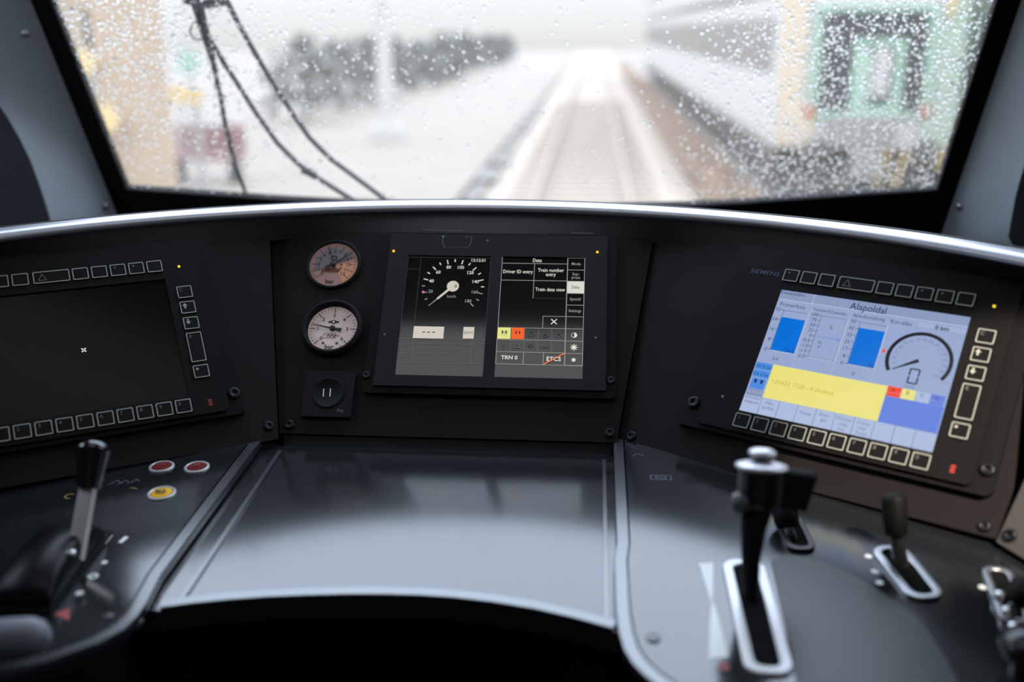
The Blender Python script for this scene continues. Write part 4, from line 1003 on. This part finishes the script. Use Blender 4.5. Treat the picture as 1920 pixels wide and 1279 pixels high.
# ------------------------------------------------------------------ outside: station tracks in the rain
GZ = -1.3
OM = {}
def om(name, col, rough=.8, **k): OM[name] = mat('outdoor_'+name, col, rough, **k); return OM[name]
om('ground', (.235, .187, .146), var=.05, vscale=.6); om('ballast', (.34, .265, .20), var=.06, vscale=3); om('scrub', (.16, .085, .042), var=.85, vscale=2.2); om('platform', (.245, .192, .148), var=.07, vscale=.8)
om('rail', (.13, .11, .09), .5); om('concrete', (.40, .36, .31)); om('beige', (.42, .30, .20), var=.05, vscale=2); om('beigewall', (.38, .29, .20), var=.1, vscale=1)
om('hedge', (.16, .155, .13), var=.5, vscale=4); om('yellow', (.68, .48, .20)); om('green', (.32, .47, .34)); om('palegreen', (.40, .46, .36)); om('cream', (.58, .46, .33)); om('whitepaint', (.52, .475, .43)); om('dark', (.035, .037, .034), .35)
om('darkred', (.24, .13, .12)); om('grey', (.27, .245, .22)); om('red', (.50, .10, .03)); om('underframe', (.085, .07, .055), var=.4, vscale=5); om('steel', (.34, .31, .28)); om('greyband', (.20, .175, .15), .3)
struct('floor_ground', MB().box(-60, 2.6, GZ-.5, 60, 160, GZ-.20, OM['ground']), 'pale wet ground beyond the windscreen', 'ground')
tk = thing('railway_track', 'railway track running straight ahead over washed-out pale ballast', 'track', Matrix.Translation((0, 3, GZ)))
MB().prism([(-2.1, -.2), (2.1, -.2), (1.55, -.02), (-1.55, -.02)], 0, 140, OM['ballast'], Matrix(((1, 0, 0, 0), (0, 0, 1, 0), (0, 1, 0, 0), (0, 0, 0, 1)))).build('ballast_bed', tk)
for s_ in (-1, 1): MB().prism([(s_*.7525-.07, 0), (s_*.7525+.07, 0), (s_*.7525+.036, .04), (s_*.7525+.036, .16), (s_*.7525-.036, .16), (s_*.7525-.036, .04)], 0, 140, OM['ballast'], Matrix(((1, 0, 0, 0), (0, 0, 1, 0), (0, 1, 0, 0), (0, 0, 0, 1)))).build('rail', tk)  # rails take the ballast colour in place of glare washing them out
for k in range(60): MB().box(-1.25, .3+k*.62, -.05, 1.25, .55+k*.62, .02, OM['ballast']).build('sleeper', tk)  # sleepers likewise coloured as if washed out by glare
struct('floor_scrub', MB().box(2.0, 3, GZ-.21, 3.05, 90, GZ-.08, OM['scrub']), 'brown weedy strip between our track and the next', 'ground')
struct('floor_platform', MB().prism([(-10.5, 3), (-2.1, 3), (-1.75, 90), (-10.5, 90)], GZ-.2, GZ+.05, OM['platform']), 'pale paved platform strip left of the track', 'platform')
b = MB()
for k in range(14): b.box(-1.95+random.uniform(-.1, .1), 6+k*2.4, GZ+.04, -1.68+random.uniform(-.05, .1), 7.3+k*2.4+random.uniform(0, .6), GZ+.075, OM['rail'])
tag(b.build('edge_gully'), 'broken dark gully line along the platform edge', 'gully', kind='stuff')
# white lamp mast on the platform
t = thing('mast', 'white mast on the platform left of the track', 'mast', Matrix.Translation((-4.93, 24.7, GZ+.05)))
MB().tube([(0, 0, 0), (0, 0, 7.5)], [.20, .18], OM['whitepaint'], 14).build('pole', t); MB().box(-.34, -.34, 0, .34, .34, .35, OM['whitepaint']).build('foot', t)
# beige pillar of the station building, wall behind
t = thing('pillar', 'broad beige pillar left of the platform, nearest the left pillar lining', 'pillar', Matrix.Translation((-5.85, 13.0, GZ+.05)))
MB().box(-.33, -.33, 0, .33, .33, 4.2, OM['beige']).build('shaft', t); MB().box(-.42, -.42, 0, .42, .42, .25, OM['beige']).build('plinth', t); MB().box(-.45, -.45, 4.2, .45, .45, 4.5, OM['beige']).build('capital', t)
t = thing('building', 'beige station building behind the pillar', 'building', Matrix.Translation((-12.4, 19, GZ)))
MB().box(-3, 0, 0, 3.2, 1.6, 6.5, OM['beigewall']).build('wall', t)
for x in (-.6, 1.9): f = MB().box(x-.45, -.06, 1.0, x+.45, .02, 3.2, OM['dark']).build('window', t); MB().box(x-.55, -.10, .9, x+.55, -.01, 1.0, OM['whitepaint']).build('sill', f)
MB().box(-3.4, -.5, 6.5, 3.6, 2.1, 6.8, OM['greyband']).build('roof', t)
for (px, y, r_, zb, m, nm, lb) in ((152, 12.6, .15, 2.25, 'yellow', 'sign_board', 'upper pale yellow round board beside the left window edge'), (176, 12.4, .17, 1.55, 'yellow', 'sign_board', 'lower pale yellow round board beside the left window edge'), (322, 15.5, .14, 1.68, 'yellow', 'sign_board', 'small yellow round board just right of the beige pillar'), (354, 15.7, .14, 1.62, 'yellow', 'sign_board', 'small yellow round board between pillar and wiper, right of its twin'), (346, 16.0, .19, 2.15, 'green', 'sign_board', 'small green round board above the two yellow ones')):
    p = at_y(px, 52, y); t = thing(nm, lb, 'sign', Matrix.Translation((p.x, y, GZ+.05)))
    MB().tube([(0, .05, 0), (0, .05, zb)], .03, OM['steel'], 8).build('post', t); MB().lathe([(r_, -.02), (r_, .02)], OM[m], 20, Matrix.Translation((0, 0, zb)) @ Matrix(((1, 0, 0, 0), (0, 0, -1, 0), (0, 1, 0, 0), (0, 0, 0, 1)))).build('board', t)
p = at_y(188, 52, 15.0); t = thing('post', 'thin dark post left of the beige pillar', 'post', Matrix.Translation((p.x, 15.0, GZ+.05))); MB().tube([(0, 0, 0), (0, 0, 3.4)], .11, OM['dark'], 10).build('shaft', t); MB().box(-.16, -.2, 2.2, .16, -.08, 2.9, OM['dark']).build('lamp_case', t)
t = thing('bench', 'dark red platform bench between pillar and wiper', 'bench', Matrix.Translation((at_y(365, 52, 17.5).x, 17.5, GZ+.05)))
MB().box(-.62, -.25, .42, .62, .25, .5, OM['darkred']).build('seat', t); MB().box(-.62, .22, .5, .62, .3, 1.0, OM['darkred']).build('backrest', t)
for x in (-.5, .5): MB().box(x-.05, -.2, 0, x+.05, .2, .42, OM['dark']).build('leg', t)
# shrubs along the platform fence
def shrub(x, y, r, h, m, label, group=None):
    t = thing('shrub', label, 'shrub', Matrix.Translation((x, y, GZ)), group)
    vs = []; fs = []; 
    for k in range(260):
        th = random.uniform(0, 6.283); ph = random.uniform(-.6, 1.5); q = random.uniform(.55, 1.0)
        c = Vector((math.cos(th)*math.cos(ph)*r*q, math.sin(th)*math.cos(ph)*r*q, h*.4+math.sin(ph)*h*.6*q)); s_ = random.uniform(.10, .26)
        a = Vector((random.uniform(-1, 1), random.uniform(-1, 1), random.uniform(-1, 1))).normalized(); e = a.orthogonal().normalized(); f2 = a.cross(e); n = len(vs)
        vs += [c-e*s_, c-f2*s_*.6, c+e*s_, c+f2*s_*.6]; fs.append((n, n+1, n+2, n+3))
    MB().add(vs, fs, m).build('foliage', t); MB().tube([(0, 0, 0), (0, 0, h*.6)], .06, OM['dark'], 6).build('stem', t)
for k in range(16):
    y = 30+k*4.4; shrub(-8.3+random.uniform(-.4, .4), y, random.uniform(1.1, 1.5), random.uniform(1.9, 2.7), OM['hedge'], 'grey-green shrub in the row along the far platform side', 'shrubs along the far platform side')

# green and cream railcars on the neighbouring track
def railcar(x, y, L, label, face):
    t = thing('railcar', label, 'railcar', Matrix.Translation((x, y, GZ)))
    W = 1.47; Z0, Z1 = .75, 4.1
    side = -W
    MB().box(-W, 0, Z0, W, L, Z1, OM['whitepaint']).build('body', t, bevel=.08)
    MB().prism([(-W, 0), (W, 0), (W*.7, L), (-W*.7, L)][:2]+[(W, L), (-W, L)], Z1, Z1+.25, OM['greyband']).build('roof', t, bevel=.1)
    b = MB(); b.box(-W-.012, .55, 1.95, -W+.01, L-.5, 2.85, OM['greyband']); b.build('window_band', t)
    MB().box(-W-.02, .4, 3.22, -W+.01, L, 3.36, OM['dark']).build('gutter', t)
    MB().box(-W-.014, .3, .76, -W+.01, L, .95, OM['concrete']).build('side_stripe', t)
    MB().box(-W+.1, .4, .25, W-.1, L, Z0, OM['underframe']).build('underframe', t)
    if face:
        MB().prism(rr(-W+.02, .85, -W+.42, 3.9, .1), -.06, 0, OM['cream'], RX).build('corner_post', t, bevel=.03); MB().prism(rr(W-.42, .85, W-.02, 3.9, .1), -.06, 0, OM['palegreen'], RX).build('corner_post', t, bevel=.03)
        MB().ring(rr(-.93, 1.25, 1.0, 3.01, .12), rr(-.82, 1.35, .86, 2.93, .1), -.07, -.01, OM['green'], RX).build('front_frame', t)
        MB().prism(rr(-.83, 1.36, .87, 2.92, .1), -.03, 0, OM['dark'], RX).build('windscreen', t)
        MB().ring(rr(-.28, 1.30, .52, 2.50, .05), rr(-.12, 1.45, .38, 2.4, .05), -.06, -.03, OM['green'], RX).build('gangway_frame', t)
        MB().prism(rr(.06, 1.6, .30, 2.35, .05), -.065, -.03, OM['whitepaint'], RX).build('painted_light_patch', t); MB().prism(rr(-.13, 1.5, .02, 2.3, .03), -.05, -.03, OM['palegreen'], RX).build('inner_panel', t)  # white plate stands in for the light patch inside the windscreen
        MB().prism(rr(-.62, .80, .48, 1.28, .04), -.08, 0, OM['grey'], RX).build('front_panel', t)
        MB().prism(rr(-1.40, .80, -.84, 1.36, .1), -.09, 0, OM['cream'], RX).build('lamp_pod', t); MB().prism(rr(.9, .80, 1.40, 1.30, .1), -.09, 0, OM['palegreen'], RX).build('lamp_pod', t)
        for xx in (-.93, .93): MB().lathe([(.09, 0), (.09, .05), (.05, .07), (0, .07)], OM['red'], 14, Matrix.Translation((xx, -.07, 1.36)) @ RX2).build('tail_lamp', t)
        for xx in (-.87, .87):
            b = MB(); b.lathe([(.10, 0), (.10, .45), (.24, .46), (.24, .54), (0, .56)], OM['underframe'], 18, Matrix.Translation((xx, 0, .72)) @ RX2); b.build('buffer', t)
        MB().box(-1.2, -.35, -.05, -.2, .1, .35, OM['underframe']).build('snow_plough', t); MB().box(-.2, -.3, .3, .25, .1, .75, OM['grey']).build('coupler', t)
        for xx in (.33, .62): MB().tube([(xx-.1, -.2, .1), (xx+.05, -.2, .75)], .035, OM['yellow'], 8).build('handrail', t)
        MB().tube([(1.15, -.1, 2.85), (1.15, -.1, 3.3)], .06, OM['yellow'], 8).build('handrail', t); MB().box(1.1, -.12, .45, 1.47, .1, .8, OM['yellow']).build('step', t)
    return t
RX = Matrix(((1, 0, 0, 0), (0, 0, 1, 0), (0, 1, 0, 0), (0, 0, 0, 1)))       # local (x, z) drawn on a face towards the cab
RX2 = Matrix(((1, 0, 0, 0), (0, 0, -1, 0), (0, 1, 0, 0), (0, 0, 0, 1)))
railcar(4.62, 17.2, 46, 'green and cream railcar with dark windscreen standing on the track to the right', True)
t = thing('railcar', 'pale green railcar side close to the right edge of the windscreen', 'railcar', Matrix.Translation((8.15, 13.0, GZ)))
MB().box(-1.5, 0, .55, 1.4, 14, 4.1, OM['palegreen']).build('body', t, bevel=.06); MB().prism([(-1.5, 0), (1.4, 0), (1.4, 14), (-1.5, 14)], 4.1, 4.3, OM['grey']).build('roof', t)
MB().box(-1.53, .4, .8, -1.49, 2.0, 2.9, OM['cream']).build('door', t); MB().box(-1.53, 3.0, 2.0, -1.49, 12, 2.9, OM['green']).build('window_band', t); MB().box(-1.54, 3.4, .55, -1.49, 13.5, .85, OM['yellow']).build('side_stripe', t)
MB().box(-1.3, .3, .1, 1.3, 13.6, .55, OM['underframe']).build('underframe', t)
